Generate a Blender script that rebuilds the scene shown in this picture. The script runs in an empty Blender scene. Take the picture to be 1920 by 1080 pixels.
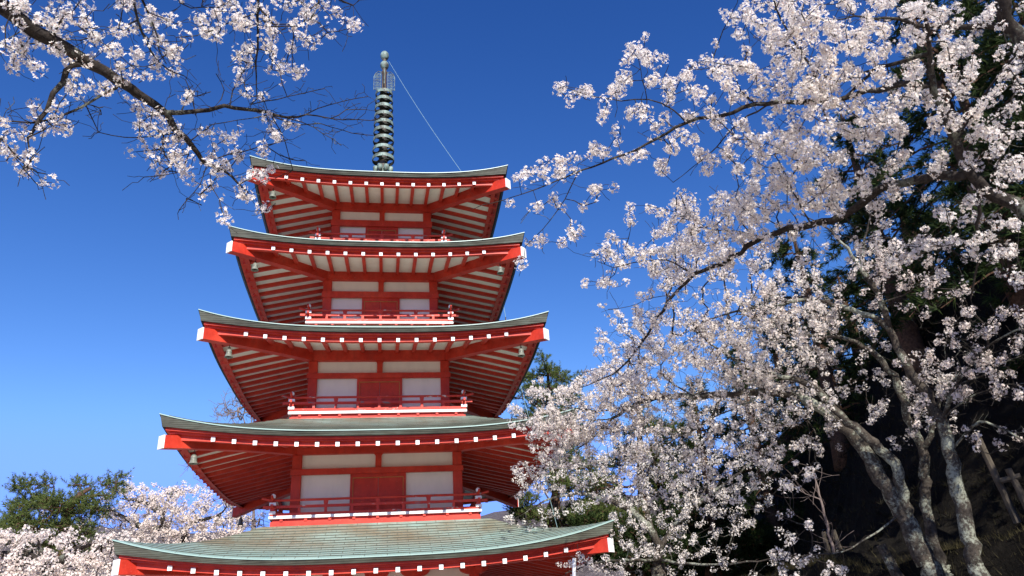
import bpy, math, random
import numpy as np

C = bpy.context.scene.collection
SC = bpy.context.scene
R = math.radians

# ------------------------------------------------------------------ camera, sky, sun, exposure
F_PX, PITCH, ROLL, EYE = 1437.21, 0.437700, 0.066081, 1.6
cam_d = bpy.data.cameras.new('camera')
cam_d.sensor_fit = 'HORIZONTAL'
cam_d.sensor_width = 36.0
cam_d.lens = 36.0 * F_PX / 1920.0
cam_d.clip_start, cam_d.clip_end = 0.05, 4000.0
cam = bpy.data.objects.new('camera', cam_d)
C.objects.link(cam)
cam.location = (0, 0, EYE)
from mathutils import Matrix, Vector
cam.rotation_euler = (Matrix.Rotation(math.pi / 2 + PITCH, 3, 'X') @ Matrix.Rotation(-ROLL, 3, 'Z')).to_euler()
SC.camera = cam

YAW = 0.178883
PX, PY = -3.51392, 18.63358
SUN_EL, SUN_AZ = R(32.7), R(15.5)          # azimuth: degrees right of straight behind the camera
sun_dir = Vector((math.sin(SUN_AZ) * math.cos(SUN_EL), -math.cos(SUN_AZ) * math.cos(SUN_EL), math.sin(SUN_EL)))
sd = bpy.data.lights.new('sun', 'SUN')
sd.energy = 5.0
sd.angle = R(0.53)
sd.color = (1.0, 0.94, 0.86)
sun = bpy.data.objects.new('sun', sd)
C.objects.link(sun)
sun.location = (10, -20, 30)
sun.rotation_euler = sun_dir.to_track_quat('Z', 'Y').to_euler()

world = bpy.data.worlds.new('World')
SC.world = world
world.use_nodes = True
wt = world.node_tree
for n in list(wt.nodes):
    wt.nodes.remove(n)
w_out = wt.nodes.new('ShaderNodeOutputWorld')
w_bg = wt.nodes.new('ShaderNodeBackground')
w_sky = wt.nodes.new('ShaderNodeTexSky')
w_sky.sky_type = 'NISHITA'
w_sky.sun_disc = False
w_sky.sun_elevation = SUN_EL
w_sky.sun_rotation = math.pi - SUN_AZ     # Nishita: 0 = +Y, clockwise seen from above
w_sky.altitude = 1100.0
w_sky.air_density = 1.0
w_sky.dust_density = 0.25
w_sky.ozone_density = 3.0
# polarising-filter grade of the whole sky: deeper, richer blue overhead
w_sep = wt.nodes.new('ShaderNodeSeparateColor')
w_com = wt.nodes.new('ShaderNodeCombineColor')
wt.links.new(w_sky.outputs[0], w_sep.inputs[0])
for ci, (k0, lim, pw, k1) in enumerate(((0.086, 0.178, 1.906, 48.0), (0.098, 0.33, 1.48, 18.6), (0.116, 0.85, 1.17, 13.2))):
    prev = w_sep.outputs[ci]
    for op, val in (('MULTIPLY', k0), ('SMOOTH_MIN', lim), ('POWER', pw), ('MULTIPLY', k1)):
        nd = wt.nodes.new('ShaderNodeMath'); nd.operation = op
        nd.inputs[1].default_value = val
        if op == 'SMOOTH_MIN': nd.inputs[2].default_value = 0.05
        wt.links.new(prev, nd.inputs[0]); prev = nd.outputs[0]
    wt.links.new(prev, w_com.inputs[ci])
wt.links.new(w_com.outputs[0], w_bg.inputs['Color'])
w_bg.inputs['Strength'].default_value = 0.10
wt.links.new(w_bg.outputs[0], w_out.inputs['Surface'])
SC.view_settings.view_transform = 'Standard'
SC.view_settings.look = 'None'
SC.view_settings.exposure = 0.55
SC.view_settings.gamma = 1.0
SC.cycles.max_bounces = 8
SC.cycles.transparent_max_bounces = 8

# ------------------------------------------------------------------ helpers
def ray(px, py):
    a, b = px - 960.0, 540.0 - py
    c, s = math.cos(ROLL), math.sin(ROLL)
    x, y = (c * a + s * b) / F_PX, (-s * a + c * b) / F_PX
    v = np.array([x, math.cos(PITCH) - y * math.sin(PITCH), math.sin(PITCH) + y * math.cos(PITCH)])
    return v / np.linalg.norm(v)

def at(px, py, d):
    """the world point seen d metres away in the direction of a photograph pixel"""
    return ray(px, py) * d + np.array([0, 0, EYE])

def tag(o, label=None, cat=None, group=None, kind=None):
    if label: o['label'] = label
    if cat: o['category'] = cat
    if group: o['group'] = group
    if kind: o['kind'] = kind
    return o

def empty(name, loc=(0, 0, 0), rz=0.0):
    o = bpy.data.objects.new(name, None)
    o.empty_display_size = 0.3
    C.objects.link(o)
    o.location = loc
    o.rotation_euler = (0, 0, rz)
    return o

class MB:
    """collects faces (with material index) for one mesh object"""
    def __init__(self):
        self.v, self.f, self.m, self.uv = [], [], [], {}
    def face(self, pts, m=0, uv=None):
        k = len(self.v)
        self.v += [tuple(p) for p in pts]
        if uv: self.uv[len(self.f)] = uv
        self.f.append(tuple(range(k, k + len(pts))))
        self.m.append(m)
    def hexa(self, p, m=0, mend=None):
        """8 points: bottom loop 0-3, top loop 4-7"""
        k = len(self.v)
        self.v += [tuple(q) for q in p]
        for idx, f in enumerate(((3, 2, 1, 0), (4, 5, 6, 7), (0, 1, 5, 4), (1, 2, 6, 5), (2, 3, 7, 6), (3, 0, 4, 7))):
            self.f.append(tuple(k + i for i in f))
            self.m.append(mend[1] if mend and idx == mend[0] else m)
    def box(self, x0, x1, y0, y1, z0, z1, m=0, mend=None):
        self.hexa(((x0, y0, z0), (x1, y0, z0), (x1, y1, z0), (x0, y1, z0),
                   (x0, y0, z1), (x1, y0, z1), (x1, y1, z1), (x0, y1, z1)), m, mend)
    def lathe(self, prof, n=16, c=(0, 0), m=0):
        k = len(self.v)
        for r, z in prof:
            for i in range(n):
                a = 2 * math.pi * i / n
                self.v.append((c[0] + r * math.cos(a), c[1] + r * math.sin(a), z))
        for j in range(len(prof) - 1):
            for i in range(n):
                i2 = (i + 1) % n
                self.f.append((k + j * n + i, k + j * n + i2, k + (j + 1) * n + i2, k + (j + 1) * n + i))
                self.m.append(m)
    def tube(self, pts, rad, n=6, m=0):
        pts = [Vector(p) for p in pts]
        if not hasattr(rad, '__len__'): rad = [rad] * len(pts)
        k = len(self.v)
        up = Vector((0.13, 0.31, 0.94))
        for i, p in enumerate(pts):
            t = (pts[min(i + 1, len(pts) - 1)] - pts[max(i - 1, 0)]).normalized()
            a = t.cross(up)
            if a.length < 1e-3: a = t.cross(Vector((1, 0, 0)))
            a.normalize(); b = t.cross(a)
            for j in range(n):
                q = 2 * math.pi * j / n
                self.v.append(tuple(p + (a * math.cos(q) + b * math.sin(q)) * rad[i]))
        for i in range(len(pts) - 1):
            for j in range(n):
                j2 = (j + 1) % n
                self.f.append((k + i * n + j, k + i * n + j2, k + (i + 1) * n + j2, k + (i + 1) * n + j)); self.m.append(m)
        self.f.append(tuple(k + j for j in range(n))[::-1]); self.m.append(m)
        e = k + (len(pts) - 1) * n
        self.f.append(tuple(e + j for j in range(n))); self.m.append(m)
    def rot4(self):
        """repeat what is collected so far on the three other sides of the square"""
        nv, nf = len(self.v), len(self.f)
        for q in range(1, 4):
            c, s = [(0, 1), (-1, 0), (0, -1)][q - 1]
            off = len(self.v)
            self.v += [(c * x - s * y, s * x + c * y, z) for x, y, z in self.v[:nv]]
            for i in range(nf):
                if i in self.uv: self.uv[len(self.f)] = self.uv[i]
                self.f.append(tuple(off + j for j in self.f[i]))
                self.m.append(self.m[i])
        return self
    def build(self, name, mats, parent=None, smooth=False, bevel=0.0):
        me = bpy.data.meshes.new(name)
        me.from_pydata(self.v, [], self.f)
        if not isinstance(mats, (list, tuple)): mats = [mats]
        for m in mats: me.materials.append(m)
        me.polygons.foreach_set('material_index', self.m)
        if self.uv:
            l = me.uv_layers.new(name='UVMap')
            for fi, uv in self.uv.items():
                p = me.polygons[fi]
                for li, q in zip(p.loop_indices, uv): l.data[li].uv = q
        if smooth: me.polygons.foreach_set('use_smooth', [True] * len(self.f))
        me.update()
        o = bpy.data.objects.new(name, me)
        C.objects.link(o)
        if parent: o.parent = parent
        if bevel:
            b = o.modifiers.new('bevel', 'BEVEL'); b.width = bevel; b.segments = 1; b.limit_method = 'ANGLE'
        return o

def np_mesh(name, verts, faces, mats, parent=None, mat_idx=None, smooth=False):
    """verts (n,3); faces (k,4) or (k,3) arrays"""
    me = bpy.data.meshes.new(name)
    verts = np.ascontiguousarray(verts, dtype=np.float32)
    faces = np.ascontiguousarray(faces, dtype=np.int32)
    k, w = faces.shape
    me.vertices.add(len(verts)); me.vertices.foreach_set('co', verts.ravel())
    me.loops.add(k * w); me.loops.foreach_set('vertex_index', faces.ravel())
    me.polygons.add(k)
    me.polygons.foreach_set('loop_start', np.arange(k, dtype=np.int32) * w)
    for m in mats: me.materials.append(m)
    if mat_idx is not None: me.polygons.foreach_set('material_index', np.ascontiguousarray(mat_idx, dtype=np.int32))
    if smooth: me.polygons.foreach_set('use_smooth', np.ones(k, dtype=bool))
    me.update(calc_edges=True); me.validate()
    o = bpy.data.objects.new(name, me)
    C.objects.link(o)
    if parent: o.parent = parent
    return o

# ------------------------------------------------------------------ materials
class NT:
    def __init__(self, name):
        self.mat = bpy.data.materials.new(name); self.mat.use_nodes = True
        self.t = self.mat.node_tree
        self.b = self.t.nodes['Principled BSDF']
        self.tc = self.t.nodes.new('ShaderNodeTexCoord')
    def n(self, kind, **kw):
        nd = self.t.nodes.new('ShaderNode' + kind)
        for k, v in kw.items(): setattr(nd, k, v)
        return nd
    def link(self, a, b): self.t.links.new(a, b)
    def mapping(self, scale=(1, 1, 1), src='Object'):
        m = self.n('Mapping'); m.inputs['Scale'].default_value = scale
        self.link(self.tc.outputs[src], m.inputs['Vector']); return m.outputs[0]
    def noise(self, scale, detail=4, vec=None, rough=0.55, dist=0.0):
        nd = self.n('TexNoise'); nd.inputs['Scale'].default_value = scale
        nd.inputs['Detail'].default_value = detail; nd.inputs['Roughness'].default_value = rough
        nd.inputs['Distortion'].default_value = dist
        self.link(vec or self.tc.outputs['Object'], nd.inputs['Vector']); return nd.outputs['Fac']
    def ramp(self, fac, stops):
        r = self.n('ValToRGB'); e = r.color_ramp.elements
        while len(e) < len(stops): e.new(0.5)
        for el, (p, c) in zip(e, stops):
            el.position = p; el.color = (*c, 1) if len(c) == 3 else c
        self.link(fac, r.inputs[0]); return r.outputs[0]
    def mix(self, fac, a, b, mode='MIX'):
        m = self.n('Mix', data_type='RGBA', blend_type=mode)
        for s, v in ((0, fac), (6, a), (7, b)):
            if isinstance(v, (int, float)): m.inputs[s].default_value = v
            elif isinstance(v, tuple): m.inputs[s].default_value = (*v, 1)
            else: self.link(v, m.inputs[s])
        return m.outputs[2]
    def bump(self, h, strength=0.3, dist=0.02):
        b = self.n('Bump'); b.inputs['Strength'].default_value = strength; b.inputs['Distance'].default_value = dist
        self.link(h, b.inputs['Height']); self.link(b.outputs[0], self.b.inputs['Normal'])
    def fin(self, col, rough=0.6, spec=0.3):
        if isinstance(col, tuple): self.b.inputs['Base Color'].default_value = (*col, 1)
        else: self.link(col, self.b.inputs['Base Color'])
        if isinstance(rough, (int, float)): self.b.inputs['Roughness'].default_value = rough
        else: self.link(rough, self.b.inputs['Roughness'])
        self.b.inputs['Specular IOR Level'].default_value = spec
        return self.mat

def m_red(name, wear=0.0):
    t = NT(name)
    a = t.ramp(t.noise(1.6, 5), [(0.28, (0.48, 0.029, 0.015)), (0.5, (0.59, 0.043, 0.021)), (0.72, (0.68, 0.068, 0.034))])
    streak = t.ramp(t.noise(5.0, 5, t.mapping((1, 1, 0.18))), [(0.56, (0, 0, 0)), (0.72, (1, 1, 1))])
    c = t.mix(t.mix(0.35, (0, 0, 0), streak), a, (0.42, 0.05, 0.035))
    grain = t.ramp(t.noise(7.0, 6, t.mapping((1, 1, 0.6)), 0.7), [(0.35, (0.72, 0.72, 0.72)), (0.6, (1, 1, 1))])
    c = t.mix(0.8, c, grain, 'MULTIPLY')
    chalk = t.ramp(t.noise(38.0, 3), [(0.68, (0, 0, 0)), (0.74, (1, 1, 1))])
    c = t.mix(t.mix(0.4, (0, 0, 0), chalk), c, (0.72, 0.42, 0.36))
    if wear:
        peel = t.ramp(t.noise(3.1, 6, t.mapping((1, 1, 2.2)), 0.65), [(0.60, (0, 0, 0)), (0.63, (1, 1, 1))])
        c = t.mix(t.mix(wear, (0, 0, 0), peel), c, (0.17, 0.15, 0.14))
        peel2 = t.ramp(t.noise(4.3, 6, t.mapping((1.3, 1, 2.2)), 0.65), [(0.64, (0, 0, 0)), (0.67, (1, 1, 1))])
        c = t.mix(t.mix(wear, (0, 0, 0), peel2), c, (0.62, 0.56, 0.48))
    t.bump(t.noise(60, 3), 0.12, 0.005)
    return t.fin(c, 0.5, 0.3)

def m_white(name, base=(0.88, 0.82, 0.715), dirt=0.35, dcol=(0.58, 0.54, 0.48)):
    t = NT(name)
    d = t.ramp(t.noise(2.6, 6, t.mapping((1, 1, 0.35)), 0.6), [(0.42, (0, 0, 0)), (0.75, (1, 1, 1))])
    c = t.mix(t.mix(dirt, (0, 0, 0), d), base, dcol)
    t.bump(t.noise(45, 3), 0.1, 0.004)
    return t.fin(c, 0.65, 0.25)

def m_copper_roof():
    t = NT('verdigris_shingles')
    uv = t.tc.outputs['UV']
    br = t.n('TexBrick')
    br.offset = 0.5
    br.inputs['Scale'].default_value = 1.0
    br.inputs['Brick Width'].default_value = 0.40
    br.inputs['Row Height'].default_value = 0.15
    br.inputs['Mortar Size'].default_value = 0.006
    br.inputs['Mortar Smooth'].default_value = 0.3
    br.inputs['Color1'].default_value = (0.0, 0, 0, 1); br.inputs['Color2'].default_value = (1, 1, 1, 1)
    wob = t.n('Mix', data_type='VECTOR')
    t.link(uv, br.inputs['Vector'])
    tint = t.mix(br.outputs['Color'], (0.265, 0.405, 0.355), (0.330, 0.465, 0.405))
    big = t.ramp(t.noise(0.9, 6, None, 0.62), [(0.34, (0, 0, 0)), (0.58, (1, 1, 1))])
    sep = t.n('SeparateXYZ'); t.link(uv, sep.inputs[0])
    # brown weathering lies in the upper courses, out of the eave's drip
    up = t.n('MapRange'); up.inputs[1].default_value = 0.35; up.inputs[2].default_value = 1.1
    t.link(sep.outputs[1], up.inputs[0])
    mul = t.n('Math', operation='MULTIPLY'); t.link(big, mul.inputs[0]); t.link(up.outputs[0], mul.inputs[1])
    c = t.mix(mul.outputs[0], tint, (0.235, 0.205, 0.135))
    sp = t.ramp(t.noise(11, 5, t.mapping((1, 1, 1)), 0.7), [(0.5, (0, 0, 0)), (0.8, (1, 1, 1))])
    c = t.mix(t.mix(0.25, (0, 0, 0), sp), c, (0.44, 0.56, 0.52))
    c = t.mix(br.outputs['Fac'], c, (0.11, 0.125, 0.10))
    inv = t.n('Math', operation='SUBTRACT'); inv.inputs[0].default_value = 1.0; t.link(br.outputs['Fac'], inv.inputs[1])
    t.bump(inv.outputs[0], 0.5, 0.012)
    return t.fin(c, 0.42, 0.5)

def m_copper_edge():
    t = NT('weathered_copper_edge')
    w = t.n('TexWave', wave_type='BANDS', bands_direction='Z'); w.inputs['Scale'].default_value = 8.5
    w.inputs['Distortion'].default_value = 0.6; w.inputs['Detail'].default_value = 1.5
    t.link(t.tc.outputs['Object'], w.inputs['Vector'])
    a = t.ramp(t.noise(2.4, 6, t.mapping((1, 1, 3))), [(0.3, (0.045, 0.043, 0.033)), (0.52, (0.080, 0.083, 0.062)), (0.75, (0.115, 0.145, 0.115))])
    c = t.mix(t.ramp(w.outputs['Fac'], [(0.1, (0.45, 0.45, 0.45)), (0.25, (0, 0, 0))]), a, (0.07, 0.075, 0.06))
    t.bump(w.outputs['Fac'], 0.35, 0.01)
    return t.fin(c, 0.6, 0.3)

def m_patina(name='bronze_patina'):
    t = NT(name)
    n1 = t.noise(7, 5, None, 0.6)
    c = t.ramp(n1, [(0.34, (0.07, 0.06, 0.045)), (0.50, (0.15, 0.20, 0.17)), (0.7, (0.26, 0.37, 0.33))])
    return t.fin(c, 0.55, 0.4)

def m_simple(name, c0, c1, scale=6, rough=0.7, bump=0.2, spec=0.25, mp=(1, 1, 1)):
    t = NT(name)
    n1 = t.noise(scale, 5, t.mapping(mp), 0.6)
    t.bump(n1, bump, 0.02)
    return t.fin(t.ramp(n1, [(0.3, c0), (0.7, c1)]), rough, spec)

def m_bark(name, dark, light, lichen, amount):
    t = NT(name)
    ring = t.noise(26, 4, t.mapping((1, 1, 1)), 0.65)
    c = t.ramp(ring, [(0.32, dark), (0.68, light)])
    mx = t.n('Mix', data_type='FLOAT'); mx.inputs[0].default_value = 0.52
    t.link(t.noise(30, 6, None, 0.75), mx.inputs[2]); t.link(t.noise(3.2, 3, None, 0.5), mx.inputs[3])
    lic = t.ramp(mx.outputs[0], [(0.57 - amount, (0, 0, 0)), (0.64 - amount, (0.85, 0.85, 0.85))])
    c = t.mix(lic, c, lichen)
    t.bump(t.noise(34, 5, None, 0.7), 0.7, 0.02)
    return t.fin(c, 0.85, 0.15)

def m_petal(name, a, b, trans=0.3):
    t = NT(name)
    g = t.n('NewGeometry')
    c = t.ramp(g.outputs['Random Per Island'], [(0.0, a), (1.0, b)])
    t.fin(c, 0.7, 0.1)
    tr = t.n('BsdfTranslucent'); t.link(c, tr.inputs['Color'])
    mx = t.n('MixShader'); mx.inputs[0].default_value = trans
    t.link(t.b.outputs[0], mx.inputs[1]); t.link(tr.outputs[0], mx.inputs[2])
    t.link(mx.outputs[0], t.t.nodes['Material Output'].inputs['Surface'])
    return t.mat

RED = m_red('vermilion_paint')
RED_OLD = m_red('peeling_vermilion_paint', 0.8)
WHITE = m_white('white_end_paint', (0.84, 0.83, 0.81), 0.10)
PLASTER = m_white('white_plaster')
SOFFIT = m_white('white_soffit_boards', (0.85, 0.80, 0.70), 0.35, (0.56, 0.50, 0.41))
ROOF_M = m_copper_roof()
EDGE_M = m_copper_edge()
PATINA = m_patina()
BLACK = m_simple('edge_shade_black', (0.012, 0.012, 0.012), (0.03, 0.03, 0.028), 9, 0.6, 0.1)  # black for the lip undersides: the shade there is put into the colour
GOLD = m_simple('aged_gilt_trim', (0.42, 0.20, 0.05), (0.55, 0.30, 0.09), 12, 0.5, 0.05)
IRON = m_simple('rusty_iron', (0.03, 0.022, 0.018), (0.08, 0.05, 0.035), 20, 0.7, 0.2)
WIRE_M = m_simple('copper_wire', (0.20, 0.32, 0.34), (0.28, 0.42, 0.43), 20, 0.5, 0.05)
BARK = m_bark('cherry_bark', (0.018, 0.014, 0.012), (0.060, 0.050, 0.042), (0.17, 0.18, 0.14), 0.02)
BARK_L = m_bark('lichened_cherry_bark', (0.026, 0.021, 0.017), (0.095, 0.080, 0.064), (0.31, 0.33, 0.26), 0.06)
BARK_PINE = m_bark('pine_bark', (0.05, 0.028, 0.018), (0.14, 0.08, 0.05), (0.16, 0.15, 0.12), -0.1)
TWIG_PALE = m_simple('bare_twigs', (0.13, 0.10, 0.09), (0.24, 0.19, 0.17), 6, 0.8, 0.1)
PETAL = m_petal('cherry_petals', (0.94, 0.87, 0.79), (0.98, 0.945, 0.875), 0.46)
PETAL_P = m_petal('pink_cherry_petals', (0.91, 0.80, 0.72), (0.96, 0.905, 0.835), 0.42)
HEART = m_petal('calyx_and_buds', (0.40, 0.13, 0.09), (0.72, 0.42, 0.33), 0.25)
NEEDLE = m_petal('pine_needles', (0.065, 0.095, 0.024), (0.15, 0.185, 0.058), 0.2)
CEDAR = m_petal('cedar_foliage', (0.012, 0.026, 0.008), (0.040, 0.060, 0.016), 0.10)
GRASS_M = m_petal('dry_grass', (0.030, 0.027, 0.012), (0.10, 0.085, 0.04), 0.2)
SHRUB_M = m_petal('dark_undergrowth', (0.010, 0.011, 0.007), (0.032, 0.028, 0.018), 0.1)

# ------------------------------------------------------------------ the pagoda
PG = empty('pagoda', (PX, PY, 0), YAW)
tag(PG, 'five storey vermilion and white pagoda with green copper roofs and a ringed spire', 'pagoda')

# per storey: roof half width, corner tip z, eave middle z, body half width, beam top z, beam bottom z,
#             hip beam end half width, its underside z, rafters a side, half spread of rafters
ST = [dict(W=4.440, zt=3.678, zm=3.215, B=2.10, bt=3.50, bb=3.17, h=4.35, hz=3.105, n=19, rs=3.50, wt=2.34, zr=4.10),
      dict(W=4.066, zt=5.993, zm=5.607, B=1.841, bt=5.874, bb=5.668, h=3.99, hz=5.335, n=17, rs=3.094, wt=2.10, zr=6.40),
      dict(W=3.696, zt=8.310, zm=7.925, B=1.628, bt=8.158, bb=7.910, h=3.62, hz=7.660, n=15, rs=2.745, wt=1.86, zr=8.72),
      dict(W=3.356, zt=10.503, zm=10.174, B=1.406, bt=10.337, bb=10.120, h=3.31, hz=9.855, n=13, rs=2.39, wt=1.74, zr=10.95),
      dict(W=3.114, zt=12.568, zm=12.240, B=1.280, bt=12.441, bb=12.219, h=3.09, hz=11.895, n=13, rs=2.265, wt=0.45, zr=13.85)]

def upturn(u): return abs(u) ** 3.1
def roof_z(s, u, v):
    hgt = s['zr'] - s['zm']
    return s['zm'] + hgt * (0.72 * v + 0.28 * v * v) + (s['zt'] - s['zm']) * upturn(u) * (1 - v) ** 2.0
def lip_t(u): return 0.10 + 0.14 * abs(u) ** 5

def soffit_z(s, x, y):
    """height of the boards under the eaves at a plan point (front side)"""
    wo = s['W'] - 0.30
    d = max(abs(y), abs(x))
    t = min(max((wo - d) / (wo - s['B']), -0.15), 1.0)
    u = min(1.0, min(abs(x), abs(y)) / d) if d > 1e-6 else 0
    zo, zi = s['zm'] - 0.165, s['bt'] + 0.02
    return zo * (1 - t) + zi * t + (s['zt'] - s['zm'] - 0.09) * upturn(u) * (1 - max(t, 0)) ** 1.3

side_rafters = MB()
for k, s in enumerate(ST):
    W, B = s['W'], s['B']
    # ---- copper shell of the roof with its thick layered edge
    r = MB()
    NU, NV = 40, 14
    us = [math.sin(math.pi / 2 * (2 * i / NU - 1)) * 0.35 + (2 * i / NU - 1) * 0.65 for i in range(NU + 1)]
    def P(u, v):
        w = W + (s['wt'] - W) * v
        return (u * w, -w, roof_z(s, u, v))
    for i in range(NU):
        for j in range(NV):
            ua, ub, va, vb = us[i], us[i + 1], j / NV, (j + 1) / NV
            step = 0.013 if j else 0.0
            q = [(ua, va), (ub, va), (ub, vb), (ua, vb)]
            pts = [Vector(P(*c)) for c in q]
            up_ = Vector((0, -0.35, 0.94)) * step
            r.face([pts[0] + up_, pts[1] + up_, pts[2], pts[3]], 0, [(c[0] * (W + (s['wt'] - W) * c[1]) + 7 * k, (j + (n_ > 1)) * 0.15 + 0.001) for n_, c in enumerate(q)])
            if j: r.face([pts[0], pts[1], pts[1] + up_, pts[0] + up_], 1)  # riser in dark edge copper: gap and shadow line put into its colour
        u0, u1 = us[i], us[i + 1]
        a, b = P(u0, 0), P(u1, 0)
        # bright drip strip, then the layered edge leaning inwards, then its underside, its shade painted black
        def dn(p, u, dz, ins): 
            f = (W - ins) / W
            return (p[0] * f, p[1] * f, p[2] - dz)
        r.face([dn(a, u0, 0.018, 0), dn(b, u1, 0.018, 0), b, a], 0, [(0, 0.03), (0, 0.03), (0, 0.04), (0, 0.04)])
        r.face([dn(a, u0, 0.018, 0.014), dn(b, u1, 0.018, 0.014), dn(b, u1, 0.018, 0), dn(a, u0, 0.018, 0)], 2)
        r.face([dn(a, u0, lip_t(u0), 0.06), dn(b, u1, lip_t(u1), 0.06), dn(b, u1, 0.018, 0.014), dn(a, u0, 0.018, 0.014)], 1)
        r.face([dn(a, u0, lip_t(u0), 0.13), dn(b, u1, lip_t(u1), 0.13), dn(b, u1, lip_t(u1), 0.06), dn(a, u0, lip_t(u0), 0.06)], 2)
    r.rot4()
    roof = r.build('roof', [ROOF_M, EDGE_M, BLACK], PG)
    roof.data.polygons.foreach_set('use_smooth', [False] * len(roof.data.polygons))

    # ---- stepped red fascia under the copper edge
    f = MB()
    steps = [(0.115, 0.0), (0.115, 0.04), (0.18, 0.04), (0.18, 0.075), (0.26, 0.075), (0.26, 0.15), (0.36, 0.15)]
    for i in range(NU):
        def Q(u, ins, dz):
            w = W - ins
            return (u * w, -w, roof_z(s, u, 0) - lip_t(u) - dz * (1 + 0.5 * abs(u) ** 5) + 0.004)
        for (i0, d0), (i1, d1) in zip(steps, steps[1:]):
            f.face([Q(us[i], i1, d1), Q(us[i + 1], i1, d1), Q(us[i + 1], i0, d0), Q(us[i], i0, d0)])
    f.rot4().build('fascia', RED, roof)

    # ---- white boards under the eaves
    so = MB()
    wo = W - 0.30
    NS = 8
    for i in range(NU):
        for j in range(NS):
            q = []
            for (u, t) in ((us[i], j / NS), (us[i], (j + 1) / NS), (us[i + 1], (j + 1) / NS), (us[i + 1], j / NS)):
                w = wo + (B - 0.06 - wo) * t
                q.append((u * w, -w, soffit_z(s, u * w, -w)))
            so.face(q)
    so.rot4().build('soffit', SOFFIT, roof, smooth=True)

    # ---- rafters with white ends
    yo = -(W - 0.20)
    for i in range(s['n']):
        x = -s['rs'] + 2 * s['rs'] * i / (s['n'] - 1)
        yi = -max(B, abs(x) - 0.02)
        hw, hh = 0.038, 0.085
        def raf(mb):
            zo = soffit_z(s, x, yo) ; zi = soffit_z(s, x, yi)
            zm_ = soffit_z(s, x, (yo + yi) / 2)
            ym = (yo + yi) / 2
            for (ya, za, yb, zb, me) in ((yo, zo, ym, zm_, (2, 1)), (ym, zm_, yi, zi, None)):
                mb.hexa(((x - hw, ya, za - hh), (x + hw, ya, za - hh), (x + hw, yb, zb - hh), (x - hw, yb, zb - hh),
                         (x - hw, ya, za + 0.004), (x + hw, ya, za + 0.004), (x + hw, yb, zb + 0.004), (x - hw, yb, zb + 0.004)), 0, me)
        m1 = MB(); raf(m1)
        m1.build('rafter', [RED, WHITE], roof)
        m2 = MB(); raf(m2)
        nv = len(m2.v)
        m2.rot4()
        k0 = len(side_rafters.v)
        side_rafters.v += m2.v[nv:]
        nf0 = len(m1.f)
        for fc, mm in zip(m2.f[nf0:], m2.m[nf0:]):
            side_rafters.f.append(tuple(k0 + q - nv for q in fc)); side_rafters.m.append(mm)

    # ---- the four hip beams
    for q in range(4):
        h = MB()
        a = math.pi / 2 * q
        hw = 0.086
        NSEG = 10
        prev = None
        ri, ro = B - 0.03, s['h']
        for j in range(NSEG + 1):
            t = j / NSEG
            d = ri + (ro - ri) * t                      # distance along each axis
            zb = s['bb'] + 0.0 + (s['hz'] - s['bb']) * t ** 1.25
            zt_ = max(zb + 0.24, soffit_z(s, -min(d, W - 0.30), -min(d, W - 0.30)) + 0.02) if d < W - 0.42 else zb + 0.245
            o = hw / math.sqrt(2)
            ring = []
            for sx, z in ((1, zb), (-1, zb), (-1, zt_), (1, zt_)):
                x, y = -d - o * sx, -d + o * sx
                c_, s_ = math.cos(a), math.sin(a)
                ring.append((c_ * x - s_ * y, s_ * x + c_ * y, z))
            if prev:
                for e in range(4):
                    h.face([prev[e], ring[e], ring[(e + 1) % 4], prev[(e + 1) % 4]], 0)
            prev = ring
        h.face(prev[::-1], 1)
        # white painted cap round the end
        cap = [[], []]
        for ci, (dd, gr) in enumerate(((ro - 0.014, 0.003), (ro + 0.004, 0.003))):
            o = (hw + gr) / math.sqrt(2)
            for sx, z in ((1, s['hz'] - gr), (-1, s['hz'] - gr), (-1, s['hz'] + 0.245 + gr), (1, s['hz'] + 0.245 + gr)):
                x, y = -dd - o * sx, -dd + o * sx
                c_, s_ = math.cos(a), math.sin(a)
                cap[ci].append((c_ * x - s_ * y, s_ * x + c_ * y, z))
        for e in range(4):
            h.face([cap[0][e], cap[1][e], cap[1][(e + 1) % 4], cap[0][(e + 1) % 4]], 1)
        h.face(cap[1][::-1], 1)
        h.build('hip_beam', [RED, WHITE], roof)

    # ---- body of the storey
    zf = 0.35 if k == 0 else ST[k - 1]['zr'] + 0.05      # floor of this storey
    wall = MB()
    wall.box(-B + 0.09, B - 0.09, -B + 0.09, B - 0.09, zf, s['bt'])
    wall = wall.build('storey_wall', PLASTER, PG)
    cw = 0.205
    for sx in (-1, 1):
        for sy in (-1, 1):
            c = MB()
            x0, y0 = sx * B - (cw if sx > 0 else 0), sy * B - (cw if sy > 0 else 0)
            c.box(x0, x0 + cw, y0, y0 + cw, zf, s['bb'])
            c.build('corner_column', RED, wall, bevel=0.012)
    b = MB()
    b.box(-B - 0.03, B + 0.03, -B - 0.03, -B + 0.10, s['bb'], s['bt'] + 0.01)
    b.rot4().build('wall_beam', RED, wall)
    if k > 0:
        n0, n1 = {1: (5.224, 5.352), 2: (7.479, 7.603), 3: (9.641, 9.802), 4: (11.741, 11.918)}[k]
        b = MB()
        b.box(-B - 0.025, B + 0.025, -B - 0.028, -B + 0.05, n0, n1)
        b.rot4().build('tie_beam', RED, wall, bevel=0.006)
        b = MB()                                       # short strut with flared head in the middle of the upper panel
        b.box(-0.066, 0.066, -B + 0.01, -B + 0.088, n1, s['bb'])
        for sx in (-1, 1):
            b.face([(sx * 0.066, -B + 0.012, s['bb']), (sx * 0.066, -B + 0.012, s['bb'] - 0.06), (sx * 0.105, -B + 0.012, s['bb'])][::sx])
        for q in range(4):
            o = b.build('strut', RED, wall); o.rotation_euler.z = q * math.pi / 2
        dw = {1: 0.60, 2: 0.52, 3: 0.46, 4: 0.42}[k]
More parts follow.
